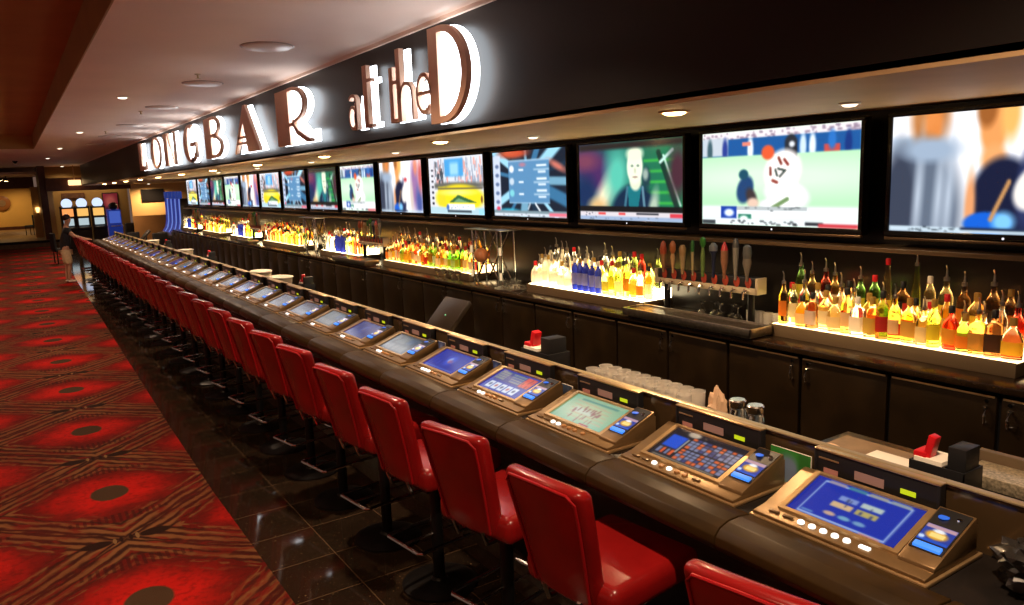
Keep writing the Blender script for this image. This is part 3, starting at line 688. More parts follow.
fA = [('slim', 'amber', 'orange', 'spout'), ('slim', 'clear', 'cream', 'gold'), ('squat', 'amber', 'cream', 'black'), ('square', 'dark', 'white', 'black'), ('flask', 'clear', 'cream', 'gold'), ('squat', 'honey', 'cream', 'gold'), ('round', 'amber', 'cream', 'black'), ('square', 'clear', 'white', 'white'), ('square', 'honey', 'gold', 'gold'), ('round', 'dark', 'red', 'black'), ('round', 'amber', 'cream', 'spout'), ('flask', 'honey', 'gold', 'gold'), ('square', 'honey', 'cream', 'spout'), ('round', 'lime', 'yellow', 'gold'), ('flask', 'red', 'yellow', 'black'), ('squat', 'honey', 'orange', 'gold'), ('square', 'amber', 'gold', 'spout'), ('square', 'dark', 'black', 'black'), ('squat', 'honey', 'yellow', 'gold'), ('flask', 'red', 'orange', 'spout')]
bA = [('slim', 'green', 'yellow', 'spout'), ('round', 'amber', 'red', 'spout'), ('round', 'red', 'white', 'spout'), ('round', 'amber', 'white', 'spout'), ('squat', 'dark', 'cream', 'black'), ('round', 'green', 'yellow', 'spout'), ('round', 'green', 'yellow', 'red'), ('cone', 'honey', 'yellow', 'red'), ('flask', 'dark', 'red', 'black'), ('cone', 'lime', 'cream', 'spout'), ('slim', 'honey', 'white', 'white'), ('round', 'honey', 'yellow', 'spout'), ('round', 'dark', 'orange', 'spout'), ('squat', 'amber', 'yellow', 'gold'), ('round', 'dark', 'black', 'spout'), ('round', 'dark', 'orange', 'gold'), ('slim', 'red', 'red', 'spout'), ('round', 'dark', 'yellow', 'spout')]
shelf(2.0, 3.72, 'amber', 'lit shelf one', 19, 17, False, fA, bA, 3)
shelf(5.15, 6.98, 'white', 'lit shelf two', 18, 17, False, None, None, 5)
shelf(8.25, 10.87, 'amber', 'lit shelf three', 24, 20, False, None, None, 8)
shelf(11.9, 13.65, 'white', 'lit shelf four', 14, 12, True, None, None, 9)
shelf(14.9, 17.4, 'amber', 'lit shelf five', 16, 14, True, None, None, 12)
shelf(18.6, 20.35, 'white', 'lit shelf six', 12, 10, True, None, None, 14)
shelf(21.5, 23.6, 'amber', 'lit shelf seven', 12, 10, True, None, None, 15)
shelf(24.8, 26.5, 'white', 'lit shelf eight', 9, 8, True, None, None, 18)

# ------------------------------------------------------------------ beer taps
tapcols = [((.30, .05, .02), (.22, .11, .05)), ((.34, .10, .03), (.42, .24, .11)), ((.26, .15, .06), (.30, .20, .10)), ((.02, .10, .02), (.28, .22, .12)), ((.03, .15, .02), (.10, .16, .04)), ((.10, .11, .13), (.012, .016, .045)), ((.36, .012, .015), (.20, .09, .05)), ((.04, .04, .04), (.16, .15, .13)), ((.07, .07, .07), (.12, .10, .08))]
tapw = ['orange and red', 'copper topped pale', 'wood carved', 'thin green', 'bright green', 'silver topped navy', 'red', 'black and silver banded', 'silver sculpted']
def tap_tower(yc, wd, n, name, nth):
    t = thing('beer_tap_tower', f'cream metal beer tap beam over the back counter, {nth}', 'beer tap', (4.86, yc, 1.075), 0, 'beer tap towers')
    MB().box(-.05, .05, -wd / 2 + .02, wd / 2 - .02, .335, .415, .006).obj('beam', black_plastic, t)
    MB().box(-.056, .056, -wd / 2, wd / 2, .285, .335, .004).obj('light_strip', mat('tap_beam', (.46, .38, .26), .4, .2), t)
    for s in (-1, 1): MB().box(-.056, .056, s * wd / 2 - .012, s * wd / 2 + .012, .285, .415, .003).obj('end_plate', mat('tap_beam', (.46, .38, .26), .4, .2), t)
    for s in (-1, 1): MB().cyl((0, s * wd * .42, 0), (0, s * wd * .42, .30), .028).obj('column', black_metal, t)
    for i in range(n):
        y = wd * .40 - wd * .83 * i / (n - 1)
        fa = MB().cyl((-.05, y, .31), (-.10, y, .31), .012).tube([(-.10, y, .325), (-.115, y, .31), (-.12, y, .25)], .009).obj('faucet', chrome, t)
        MB().lathe([(.0, -.004), (.034, 0), (.036, .006), (.0, .012)], 16, Matrix.Translation((-.051, y, .378)) @ Matrix.Rotation(-PI / 2, 4, 'Y') @ Matrix.Diagonal((1.25, .85, 1, 1))).obj('badge', mat('tap_badge_red', (.30, .045, .025), .4), t)
        a, b = tapcols[i % 9]
        hd = MB()
        kx = -.07
        pr = [[(.010, .36), (.014, .40), (.018, .46), (.026, .52), (.030, .56), (.022, .61), (.008, .635)], [(.010, .36), (.012, .42), (.020, .50), (.014, .53), (.026, .56), (.026, .61), (.01, .64)],
              [(.012, .36), (.018, .42), (.026, .52), (.03, .58), (.018, .61)], [(.008, .36), (.010, .44), (.014, .56), (.016, .62), (.010, .655)], [(.012, .36), (.018, .44), (.018, .55), (.010, .6), (.024, .63), (.024, .67), (.006, .69)],
              [(.010, .36), (.014, .45), (.018, .55), (.034, .58), (.034, .62), (.012, .645)], [(.010, .36), (.016, .42), (.030, .50), (.030, .59), (.018, .63), (.006, .66)], [(.010, .36), (.016, .44), (.022, .54), (.026, .62), (.024, .66), (.012, .69)],
              [(.010, .36), (.016, .42), (.034, .50), (.030, .54), (.036, .58), (.030, .63), (.012, .645)]][i % 9]
        pr = [(r, z + .03) for r, z in pr]
        mlow = mat(f'tap_shaft_{i%9}', b, .4); mhi = mat(f'tap_head_{i%9}', a, .4)
        M = Matrix.Translation((kx, y, 0))
        cut = len(pr) // 2
        hn = MB().lathe(pr[:cut + 1], 12, M).obj('tap_handle', mlow, t)
        MB().lathe(pr[cut:], 12, M).obj('handle_head', mhi, hn)
tap_tower(4.42, 1.10, 9, 'one', 'beside lit shelf one')
tap_tower(11.35, .95, 8, 'two', 'between lit shelves three and four')
tap_tower(17.98, .95, 8, 'three', 'between lit shelves five and six')
tap_tower(24.2, .95, 8, 'four', 'between lit shelves seven and eight')
for y0, y1, w in ((3.67, 5.08, 'one'), (10.95, 12.3, 'two'), (17.6, 18.5, 'three')):
    t = thing('drip_tray', f'long stainless drip tray on the counter edge beneath tap beam {w}', 'drip tray', (0, 0, 1.075), 0, 'drip trays under the taps')
    MB().box(4.50, 4.76, y0, y1, .02, .03).box(4.50, 4.515, y0, y1, .02, .085, .003).box(4.745, 4.76, y0, y1, .02, .085, .003).box(4.5, 4.76, y0, y0 + .015, .02, .085, .003).box(4.5, 4.76, y1 - .015, y1, .02, .085, .003).box(4.55, 4.72, y0 + .05, y1 - .05, 0, .021).obj('tray_pan', steel, t)
    m = MB()
    for k in range(16): m.box(4.53 + .0135 * k, 4.535 + .0135 * k, y0 + .015, y1 - .015, .068, .074)
    m.obj('drain_grate', steel, t)
def snifter(up, s=1.):
    pr = [(.030, 0), (.030, .003), (.005, .008), (.005, .06), (.02, .07), (.038, .10), (.040, .13), (.030, .165), (.028, .165), (.037, .13), (.035, .102), (.004, .072)]
    if not up: pr = [(r, .165 - z) for r, z in reversed(pr)]
    return MB().lathe([(r * s, z * s) for r, z in pr], 16).mesh('snifter_glass', glass_clear, 60)
sn_up, sn_dn = snifter(True), snifter(False)
tumb = MB().lathe([(.034, 0), (.036, .005), (.040, .12), (.038, .12), (.033, .012), (.0, .012)], 16).mesh('tumbler', mat('whitened_glass', (.92, .88, .8), .22, trans=.55), 60)  # glass whitened in its colour so the tumblers look brighter
shot = MB().lathe([(.022, 0), (.024, .02), (.028, .08), (.026, .08), (.021, .02), (.0, .02)], 12).mesh('small_glass', glass_clear, 60)
def glass_at(me, name, label, loc, grp):
    o = bpy.data.objects.new(name, me); COL.objects.link(o); o.location = loc; return tag(o, label, 'glass', grp)
for i in range(5):
    glass_at(sn_dn, 'snifter_glass', f'upturned snifter glass on the counter beneath the tap beam, {ordn(i+1)} from the near side', (4.87 + .05 * (i % 2), 4.10 + i * .095, 1.075), 'snifters under the taps')
for i in range(4):
    glass_at(tumb, 'pint_glass', f'clear pint glass between the taps and lit shelf one, {ordn(i+1)} of its line', (4.9, 3.78 + .0 * i, 1.075) if False else (5.0, 3.82 + .085 * i, 1.075), 'pint glasses by the taps')
for i in range(7):
    glass_at(sn_up, 'wine_glass', f'stemmed glass beside lit shelf three, {ordn(i+1)} counted away from the display rack', (4.72 + .09 * (i % 3), 8.42 - .0 + .09 * (i // 3) - .0, 1.075) if False else (4.66 + .06 * (i % 2), 8.32 + .09 * i, 1.075), 'stemmed glasses near the rack')
for i in range(8):
    glass_at(shot, 'small_glass', f'small upright glass on the round tray near lit shelf two, {ordn(i+1)} around', (4.78 + .10 * math.cos(i * PI / 4), 7.28 + .13 * math.sin(i * PI / 4), 1.09), 'small glasses on the tray')
tr = MB().lathe([(.18, 0), (.2, .004), (.205, .014), (.195, .014), (.185, .008), (.0, .008)], 28, Matrix.Translation((4.78, 7.28, 1.075))).obj('serving_tray', steel); tag(tr, 'round metal serving tray of small glasses between display rack and lit shelf two', 'tray')

# chrome display racks
def rack(yc, nm, ball):
    t = thing('display_rack', f'tall chrome frame rack with crossed braces, {nm}', 'rack', (4.93, yc, 1.075), 0, 'chrome racks on the counter')
    for sx in (-.09, .09):
        for sy in (-.33, .33):
            MB().cyl((sx, sy, 0), (sx, sy, .655), .014).obj('post', chrome, t)
    MB().box(-.16, .16, -.40, .40, .645, .66, .003).obj('top_plate', steel, t)
    for sx in (-.09, .09):
        for s in (-1, 1):
            MB().cyl((sx, -.24 * s, .06), (sx, .24 * s, .64), .012).obj('brace', chrome, t)
    for sy in (-.24, .24): MB().cyl((-.09, sy, 0), (-.09, sy, .65), .010).obj('upright', chrome, t)
    for sy in (-.33, .33):
        for z in (.06, .36): MB().cyl((-.115, sy, z), (-.115, sy, z + .09), .015).obj('candle_lamp', glow('candle_lamp_glow', (1., .74, .42), .6), t)
    if ball:
        MB().cyl((-.09, -.24, .26), (-.09, .24, .26), .006).obj('cross_rail', chrome, t)
        b = MB().sphere((4.755, yc, 1.425), .088, 20).obj('basketball', mat('basketball_leather', (.45, .16, .07), .4, noise=.15, nscale=40)); tag(b, 'small orange brown ball held in the middle of the chrome display rack', 'ball')
rack(7.90, 'beside lit shelf two', True)
rack(14.3, 'beside lit shelf four', False)

# ------------------------------------------------------------------ the bar counter
YB0, YB1 = -.3, 24.4
bar = thing('bar_counter', 'very long black bar counter with padded bronze armrest facing the red stools', 'bar', (0, 0, 0))
MB().box(2.34, 2.60, YB0, YB1, 0, 1.0).obj('bar_body', bar_black, bar)
MB().box(2.12, 2.62, YB0 - .02, YB1 + .03, 1.0, 1.04, .006).obj('bar_top', bar_black, bar)
MB().box(2.31, 2.34, YB0, YB1, 0, .12).obj('kick_plate', steel, bar)
k = 0
y = 1.05
while y > YB0: y -= .745
arm = [(2.215, 1.048), (2.15, 1.058), (2.09, 1.056), (2.045, 1.042), (2.02, 1.016), (2.015, .985), (2.03, .96), (2.06, .948), (2.11, .95), (2.14, .98), (2.2, 1.03)]
pad = None
while y < YB1:
    a = max(y + .003, YB0); b = min(y + .742, YB1)
    if pad is None or b - a < .73: o = MB().prism([(x, z) for x, z in arm], 0, b - a, 'y', None, .004).obj('armrest_pad', bronze_vinyl, bar, 50)
    else: o = pad.copy(); COL.objects.link(o)
    if b - a > .73 and pad is None: pad = o
    o.location = (0, a, 0); y += .745
MB().box(2.585, 2.60, YB0, YB1, 1.03, 1.232).box(2.58, 2.61, YB0, YB1, 1.232, 1.245, .002).obj('back_rail', mat('back_rail_smoked', (.09, .055, .025), .12, .3), bar)
MB().box(2.575, 2.612, YB0, YB1, 1.243, 1.250, .002).obj('rail_cap', mat('pale_bronze', (.42, .33, .19), .35, .5), bar)

# video poker terminals ------------------------------------------------
term_pic = picmat('terminal_picture', .95)
dull_pic = picmat('terminal_picture_dim', .42)
def tp(kind, w, hh):
    BL = (14, 40, 150)
    p = Pic(w, hh, 1.75, BL)
    if kind == 'menu':
        p.rect(.16, .06, 1.58, .94, (170, 190, 226), .01).rect(.185, .09, 1.555, .91, (16, 44, 160), .01)
        for k, c in enumerate([(150, 140, 160), (60, 120, 150), (150, 150, 150), (140, 150, 160)]): p.rect(.22 + .34 * k, .02, .52 + .34 * k, .10, c, .01)
        p.rect(.56, .28, .86, .40, (120, 140, 200), .015).rect(.92, .28, 1.26, .40, (176, 190, 186), .015).rect(.52, .46, .86, .58, (206, 172, 130), .015).rect(.92, .46, 1.26, .58, (176, 160, 96), .015)
        for k, c in enumerate([(196, 160, 140), (110, 160, 190), (110, 150, 190)]): p.ell(.62 + .24 * k, .76, .1, .045, c, .2)
        p.rect(.2, .84, .4, .88, (90, 130, 190)).rect(1.2, .93, 1.5, .97, (190, 120, 110)).blips(.6, 1.2, .3, .56, 8, (60, 70, 110), 4)
    elif kind == 'keno':
        p.a[:] = np.array((26, 26, 34)) / 255.
        p.rect(.08, .22, .46, .62, (16, 76, 200), .02).ell(.50, .08, .15, .08, (176, 160, 140), .2).rect(.47, .25, .52, .72, (150, 150, 150))
        r = random.Random(3)
        for i in range(10):
            for j in range(8):
                x = .56 + i * .115; yy = .16 + j * .088 + (.03 if j > 3 else 0)
                c = (216, 96, 50) if r.random() < .3 else ((120, 126, 160) if r.random() < .8 else (60, 64, 110))
                if i < 2 and j > 3: c = (210, 96, 56) if r.random() < .7 else c
                p.rect(x, yy, x + .095, yy + .07, c)
        for j in range(4): p.rect(.1 + .1 * j, .66, .17 + .1 * j, .84, (216, 90, 50) if j % 2 else (110, 116, 150))
        p.rect(.1, .9, 1.6, .95, (120, 110, 96), .02)
    elif kind == 'green':
        p.a[:] = np.array((120, 170, 140)) / 255.
        p.ell(.8, .5, .8, .4, (176, 190, 150), .5)
        for k in range(5): p.line(.2 + .05 * k, .2 + .14 * k, 1.4 + .04 * k, .28 + .13 * k, .012, (190, 160, 130))
        p.rect(.3, .1, 1.5, .16, (90, 140, 130), .03).rect(.4, .42, 1.1, .6, (190, 196, 176), .05).blips(.4, 1.4, .3, .8, 26, (150, 110, 100), 6).rect(1.0, .9, 1.3, .95, (170, 40, 50))
    elif kind == 'poker':
        p.rect(.08, .05, 1.66, .5, (24, 40, 120), .01)
        for k in range(7): p.rect(.12, .09 + .055 * k, .52, .11 + .055 * k, (170, 180, 120)); p.rect(.62 + .02 * k, .09 + .055 * k, 1.2, .11 + .055 * k, (120, 160, 170) if k % 2 else (190, 190, 140))
        p.rect(1.22, .06, 1.62, .5, (206, 70, 60), .02).blips(1.25, 1.6, .1, .48, 12, (120, 40, 50), 5)
        for k in range(5): p.rect(.2 + .26 * k, .58, .42 + .26 * k, .88, (206, 214, 226)); p.ell(.31 + .26 * k, .73, .05, .06, (170, 90, 100) if k % 2 else (70, 80, 120), .3)
    elif kind == 'logo':
        p.ell(.9, .45, .22, .26, (34, 70, 190), .3).ell(.86, .42, .1, .12, (130, 150, 210), .3).ell(.96, .5, .1, .09, (170, 96, 110), .3).rect(.1, .86, 1.6, .92, (60, 90, 180), .02).blips(.2, 1.5, .1, .8, 8, (40, 70, 180), 7)
    elif kind == 'grey':
        p.a[:] = np.array((92, 104, 112)) / 255.
        p.rect(.1, .1, 1.0, .5, (120, 134, 140), .04).rect(1.05, .12, 1.6, .45, (80, 110, 150), .03)
        for k in range(5): p.rect(.15 + .28 * k, .58, .38 + .28 * k, .86, (150, 156, 156), .02)
        p.blips(.1, 1.6, .1, .9, 20, (60, 70, 84), 8)
    else:
        p.a[:] = np.array((44, 56, 92)) / 255.
        for k in range(6): p.rect(.1, .1 + .07 * k, 1.6, .13 + .07 * k, (84, 100, 130), .01)
        for k in range(5): p.rect(.15 + .28 * k, .58, .38 + .28 * k, .88, (110, 116, 130), .02)
    return p.blur(1)
# local frame: x depth from front edge, y + = away from the camera, z above bar top
def slope(x): return .036 + (x - .07) * .36       # height of the sloped face
def quadS(y0, y1, x0, x1, dz):
    return lambda fx, fy: (x1 + (x0 - x1) * fy, y1 + (y0 - y1) * fx, slope(x1 + (x0 - x1) * fy) + dz)
tm = {}
tm['base_plate'] = MB().box(-.01, .34, -.335, .335, 0, .014, .004).mesh('base_plate', bronze_light)
tm['housing'] = MB().prism([(0, .014), (0, .026), (.06, .034), (.07, .036), (.30, slope(.30)), (.315, slope(.30)), (.315, .014)], -.325, .325, 'y', None, .003).mesh('housing', bronze)
bz = MB()
sy0, sy1, sx0, sx1 = -.178, .24, .078, .285
for (a, b, c, d) in ((sy0 - .022, sy1 + .022, sx0 - .014, sx0), (sy0 - .022, sy1 + .022, sx1, sx1 + .012), (sy0 - .022, sy0, sx0, sx1), (sy1, sy1 + .022, sx0, sx1)):
    bz.prism([(c, slope(c) - .002), (d, slope(d) - .002), (d, slope(d) + .010), (c, slope(c) + .010)], a, b, 'y')
tm['screen_bezel'] = bz.mesh('screen_bezel', bronze_light)
tm['validator'] = MB().prism([(.05, .03), (.055, .045), (.10, .062), (.305, slope(.305) + .022), (.315, .03)], -.325, -.205, 'y', None, .003).mesh('validator_housing', bronze)
def vs(x): return .062 + (x - .10) * (slope(.305) + .022 - .062) / .205
def vplate(x0, x1, y0, y1, dz): return [(x0, vs(x0) + .001), (x1, vs(x1) + .001), (x1, vs(x1) + dz), (x0, vs(x0) + dz)]
tm['vface'] = MB().prism(vplate(.105, .295, 0, 0, .004), -.318, -.212, 'y').mesh('validator_face', black_plastic)
pa = Pic(20, 18, 1., (40, 60, 150)); pa.rect(0, 0, 1, .2, (190, 150, 160)).ell(.5, .55, .35, .25, (236, 170, 50), .2).rect(.3, .45, .75, .65, (250, 220, 130)).ell(.5, .3, .2, .1, (240, 240, 240), .3).rect(0, .85, 1, 1, (30, 80, 190)).ell(.1, .8, .1, .1, (200, 220, 250), .3)
tm['vcard'] = pa.mesh('instruction_card', lambda fx, fy: (.215 - .075 * fy, -.216 - .098 * fx, vs(.215 - .075 * fy) + .006), term_pic)
tm['vslot'] = MB().prism(vplate(.108, .128, 0, 0, .012), -.31, -.222, 'y', None, .002).mesh('bill_slot', blue_led)
tm['vbadge'] = MB().lathe([(.0, 0), (.017, .001), (.017, .004), (.0, .006)], 14, Matrix.Translation((.255, -.245, vs(.255) + .004))).mesh('badge', glow('badge_blue', (.03, .16, .8), .7))
tm['vkey'] = MB().lathe([(.009, 0), (.009, .008)], 10, Matrix.Translation((.262, -.292, vs(.262) + .002))).mesh('key_lock', chrome)
tm['panel'] = MB().box(.322, .350, -.19, .285, .08, .202, .003).box(.318, .354, -.198, -.186, .02, .206, .002).box(.318, .354, .281, .291, .02, .206, .002).mesh('display_panel', black_plastic)
tm['ptop'] = MB().box(.318, .356, -.198, .291, .202, .210, .002).mesh('panel_cap', bronze_light)
def disp(fr, w, z, hh, m, nm): yy = .285 - .475 * fr; return MB().box(.3195, .3225, yy - w / 2, yy + w / 2, z, z + hh).mesh(nm, m)
tm['d1'] = disp(.14, .06, .115, .022, red_led, 'readout'); tm['d2'] = disp(.47, .115, .128, .034, mat('brown_readout', (.16, .09, .06), .4, emis=(.22, .10, .07), estr=.6), 'readout'); tm['d3'] = disp(.78, .055, .134, .018, yel_led, 'yellow_readout'); tm['d0'] = disp(.12, .085, .170, .006, bronze_light, 'readout_slot')
bt_round = MB().lathe([(.013, 0), (.013, .006), (.010, .010), (.0, .011)], 12); bt_round_m = bt_round.mesh('button', btn_white)
bt_rect_w = MB().box(-.009, .009, -.019, .019, 0, .009, .003).mesh('button', btn_white)
bt_rect_d = MB().box(-.008, .008, -.02, .02, 0, .008, .003).mesh('button', mat('button_bronze', (.16, .10, .05), .3, .4))
bt_round_d = MB().lathe([(.013, 0), (.013, .006), (.010, .010), (.0, .011)], 12).mesh('button', btn_amber)
kindsL = ['menu', 'keno', 'green', 'poker', 'logo', 'grey', 'logo', 'grey', 'dark', 'dark', 'grey', 'poker', 'dark', 'grey', 'dark']
klab = {'menu': 'bright blue menu screen', 'keno': 'orange grey number grid', 'green': 'pale green screen', 'poker': 'blue card game screen', 'logo': 'plain blue screen with small emblem', 'grey': 'grey blue screen', 'dark': 'dim slate screen'}
litpat = {0: 'ddwwwwwW', 1: 'ddwawaar', 2: 'ddwwaaaa', 3: 'ddwwaaad', 4: 'ddwwwaad'}
tpm = {}
BZ = 1.04
NT_ = 31
for k in range(NT_):
    kd = kindsL[k] if k < len(kindsL) else ['dark', 'grey', 'logo'][k % 3]
    near = k < 5; mid = k < 14
    y = 1.465 + .745 * k
    t = thing('video_poker_terminal', f'bar-top gaming terminal with {klab[kd]}, {ordn(k+1)} from the near end', 'gaming terminal', (2.222, y, BZ), 0, 'gaming terminals along the bar')
    pm = term_pic if k < 5 else dull_pic
    key = (kd, near, k < 5)
    if key not in tpm: tpm[key] = tp(kd, 84 if near else 24, 48 if near else 14).mesh('screen', quadS(sy0, sy1, sx0, sx1, .002), pm)
    def add(n, me, par=t, loc=None):
        o = bpy.data.objects.new(n, me); COL.objects.link(o); o.parent = par
        if loc: o.location = loc
        return o
    for n in ('base_plate', 'housing', 'screen_bezel'): add(n, tm[n])
    add('screen', tpm[key])
    v = add('bill_validator', tm['validator'])
    add('validator_face', tm['vface'], v); add('instruction_card', tm['vcard'], v); add('bill_slot', tm['vslot'], v)
    if mid: add('badge', tm['vbadge'], v); add('key_lock', tm['vkey'], v)
    p = add('display_panel', tm['panel']); add('panel_cap', tm['ptop'], p)
    for n, m_ in (('readout', 'd1'), ('readout', 'd2'), ('yellow_readout', 'd3')): add(n, tm[m_], p)
    if mid:
        add('readout_slot', tm['d0'], p)
        pat = litpat.get(k, 'ddwwaaad')
        for i, (c, yy) in enumerate(zip(pat, (.255, .195, .14, .095, .05, .005, -.04, -.105))):
            add('button', {'d': bt_rect_d, 'w': bt_round_m, 'W': bt_rect_w, 'a': bt_round_d, 'r': bt_rect_d}[c], t, (.034, yy, .030))
    else:
        for yy in (.14, .06): add('button', bt_round_m, t, (.034, yy, .030))

# small advert cards standing between the display panels
adp = picmat('card_picture', .25)
def card(k, c1, c2, label, w=.16, hh=.15):
    y = 1.465 + .745 * k + .37 + .04
    t = thing('advert_card', label, 'card', (2.555, y, BZ), 0, 'cards between terminals')
    MB().box(0, .008, -w / 2, w / 2, 0.0, hh, .001).obj('card_board', white_plastic, t)
    MB().box(-.03, .028, -w / 2, w / 2, 0.0, .006).obj('card_foot', white_plastic, t)
    p = Pic(20, 16, w / hh, c1); p.ell(w / hh * .45, .55, w / hh * .28, .4, c2, .3).rect(w / hh * .7, 0, w / hh, 1, tuple(int(v * .8) for v in c1), .1)
    m = mat_card
    o = bpy.data.objects.new('card_picture', p.mesh('card_picture', lambda fx, fy: (-.001, w / 2 - fx * w, hh * (1 - fy)), m)); COL.objects.link(o); o.parent = t
mat_card = bpy.data.materials.new('printed_card'); mat_card.use_nodes = True
_n = mat_card.node_tree.nodes.new('ShaderNodeVertexColor'); _n.layer_name = 'Col'
mat_card.node_tree.links.new(_n.outputs[0], mat_card.node_tree.nodes['Principled BSDF'].inputs['Base Color'])
card(0, (60, 150, 60), (120, 140, 170), 'green and grey picture card standing between the first and second terminals', .19, .155)
card(3, (60, 80, 140), (110, 130, 190), 'small blue picture card standing beyond the fourth terminal', .1, .12)
card(4, (80, 96, 150), (150, 160, 200), 'small blue grey picture card standing beyond the fifth terminal', .1, .13)
card(2, (70, 90, 120), (60, 70, 90), 'dark slate picture card standing beyond the third terminal', .1, .12)

# ------------------------------------------------------------------ stools
st = thing('bar_stool', 'x', 'bar stool', (0, 0, 0), math.radians(12), 'red bar stools along the bar')
def rounded_seat():
    m = MB().box(-.22, .32, -.255, .255, .68, .81, .045, 4)
    for v in m.bm.verts:
        if v.co.z > .76: v.co.z += .012 - .10 * ((v.co.x - .02) ** 2 + v.co.y ** 2)
    return m
seat = rounded_seat().obj('seat', red_vinyl, st, 60)
bk = MB().box(-.04, .04, -.205, .205, 0, .53, .032, 4)
bmesh.ops.subdivide_edges(bk.bm, edges=[e for e in bk.bm.edges if e.calc_length() > .2], cuts=6, use_grid_fill=True)
for v in bk.bm.verts:
    z = v.co.z; w = 1.04 - .22 * (1 - z / .52)
    v.co.y *= w
    v.co.x += -.205 - .125 * (z / .52) ** 1.1 + .9 * v.co.y ** 2 * .6
    v.co.z = .70 + z - .25 * v.co.y ** 2 * (z / .52)
bko = bk.obj('backrest', red_vinyl, st, 60)
def pipe_pts():
    out = []
    for (yy, z) in [(-.15, .03), (-.165, .2), (-.182, .4), (-.185, .48), (-.16, .51), (0, .515), (.16, .51), (.185, .48), (.182, .4), (.165, .2), (.15, .03)]:
        out.append((-.04 - .208 - .125 * (z / .52) ** 1.1 + .9 * yy ** 2 * .6, yy, .70 + z - .25 * yy ** 2 * (z / .52)))
    return out
MB().tube(pipe_pts(), .006, 6).obj('piping', mat('red_piping', (.36, .006, .01), .35), bko)
MB().cyl((0, 0, .02), (0, 0, .64), .034, seg=16).obj('post', black_metal, st)
MB().lathe([(.22, 0), (.22, .012), (.19, .022), (.05, .034), (.04, .05)], 28).obj('base', black_metal, st)
MB().box(-.16, .16, -.16, .16, .645, .668, .004).obj('seat_pan', black_metal, st)
MB().box(-.13, .13, -.05, .05, .62, .647, .006).obj('swivel_plate', steel, st)
MB().tube([(-.14, .10, .655), (-.22, .10, .66), (-.245, .10, .73)], .012).obj('back_bracket', chrome, st)
MB().tube([(-.14, -.10, .655), (-.22, -.10, .66), (-.245, -.10, .73)], .012).obj('back_bracket', chrome, st)
fr = [(-.22, -.165), (-.235, -.15), (-.235, .15), (-.22, .165), (.20, .165), (.215, .15), (.215, -.15), (.20, -.165)]
ft = MB().tube([(x, y_, .32) for x, y_ in fr], .011, 8, True).obj('foot_ring', chrome, st)
MB().cyl((-.235, 0, .32), (.215, 0, .32), .008).obj('ring_spoke', chrome, ft)
kt = tree(st)
NS = 31
for k in range(NS):
    y = (1.33, 2.26, 3.01, 3.76, 4.49, 5.28, 5.98)[k] if k < 7 else 5.98 + .745 * (k - 6)
    lbl = f'red vinyl bar stool facing the bar, {ordn(k+1)} from the near end of the row'
    rz = math.radians(9 + random.Random(k).uniform(-3, 3))
    if k == 0: st.location = (1.885, y, 0); st['label'] = lbl; st.rotation_euler.z = rz
    else: dup(st, (1.885, y, 0), rz, lbl, kt)

# ------------------------------------------------------------------ bartender side: service counter and the things on it
sc_ = thing('service_counter', 'long dark steel-edged service counter behind the gaming terminals', 'counter', (0, 0, 0))
MB().box(2.66, 2.98, .2, 24.0, 1.045, 1.08, .004).box(2.97, 3.24, .2, 2.06, 1.045, 1.08, .004).obj('counter_top', black_metal, sc_)
MB().box(2.66, 2.94, .2, 24.0, .12, 1.045).obj('cabinet_body', black_metal, sc_)
MB().box(2.98, 2.992, 2.07, 24.0, 1.03, 1.088, .003).obj('front_lip', steel, sc_)
for yy in (.6, 5, 10, 15, 20, 23.5): MB().cyl((2.8, yy, 0), (2.8, yy, .13), .03).obj('leg', steel, sc_)
def tumbler(x, y, i, lbl, grp):
    glass_at(tumb, 'tumbler', lbl, (x, y, 1.08), grp)
n = 0
TZ = 1.15
rk = MB().box(2.68, 2.96, 2.60, 3.52, 1.08, 1.10, .004).obj('glass_drainer', steel); tag(rk, 'raised steel glass drainer behind the second and third terminals', 'drainer')
for i in range(10):
    for j in range(2):
        n += 1
        glass_at(tumb, 'tumbler', f'clear tumbler in the {"inner" if j else "outer"} line on the steel drainer, {ordn(i+1)} from the near end', (2.76 + .10 * j, 2.66 + .08 * i  , 1.10), 'tumblers on the drainer')
jar_m = mat('jar_steel_lid', (.7, .66, .58), .25, 1.)
def jar(x, y, lbl):
    t = thing('lidded_jar', lbl, 'jar', (x, y, 1.08), 0, 'lidded jars')
    MB().lathe([(.036, 0), (.038, .004), (.038, .15), (.034, .16)], 18).obj('jar_glass', glass_clear, t)
    MB().lathe([(.039, .16), (.040, .162), (.040, .19), (.034, .196), (.0, .197)], 18).obj('jar_lid', jar_m, t)
    MB().lathe([(.0385, .06), (.0395, .062), (.0395, .085), (.0385, .087)], 18).obj('band', jar_m, t)
jar(2.74, 2.20, 'steel-lidded jar behind the second terminal, farther from the crumpled napkin'); jar(2.75, 2.31, 'steel-lidded jar behind the second terminal, next to the crumpled napkin')
def crumple(name, label, cat, loc, s, m, seed, sub=3, amp=.25):
    r = random.Random(seed); b = MB(); bmesh.ops.create_icosphere(b.bm, subdivisions=sub, radius=1.)
    from mathutils import noise as mn
    for v in b.bm.verts:
        n_ = mn.noise(v.co * 2.1 + Vector((seed, 0, 0))) + .6 * mn.noise(v.co * 5. + Vector((0, seed, 0)))
        v.co = v.co * (1 + amp * n_)
        v.co = Vector((v.co.x * s[0], v.co.y * s[1], max(v.co.z, -.8) * s[2] + .8 * s[2]))
    o = b.obj(name, m, None, 25); o.location = loc; return tag(o, label, cat)
crumple('crumpled_napkin', 'crumpled tan paper napkin behind the second terminal beside two jars', 'napkin', (2.74, 2.42, 1.08), (.04, .05, .125), mat('tan_paper', (.75, .5, .3), .7), 4, 3, .35)
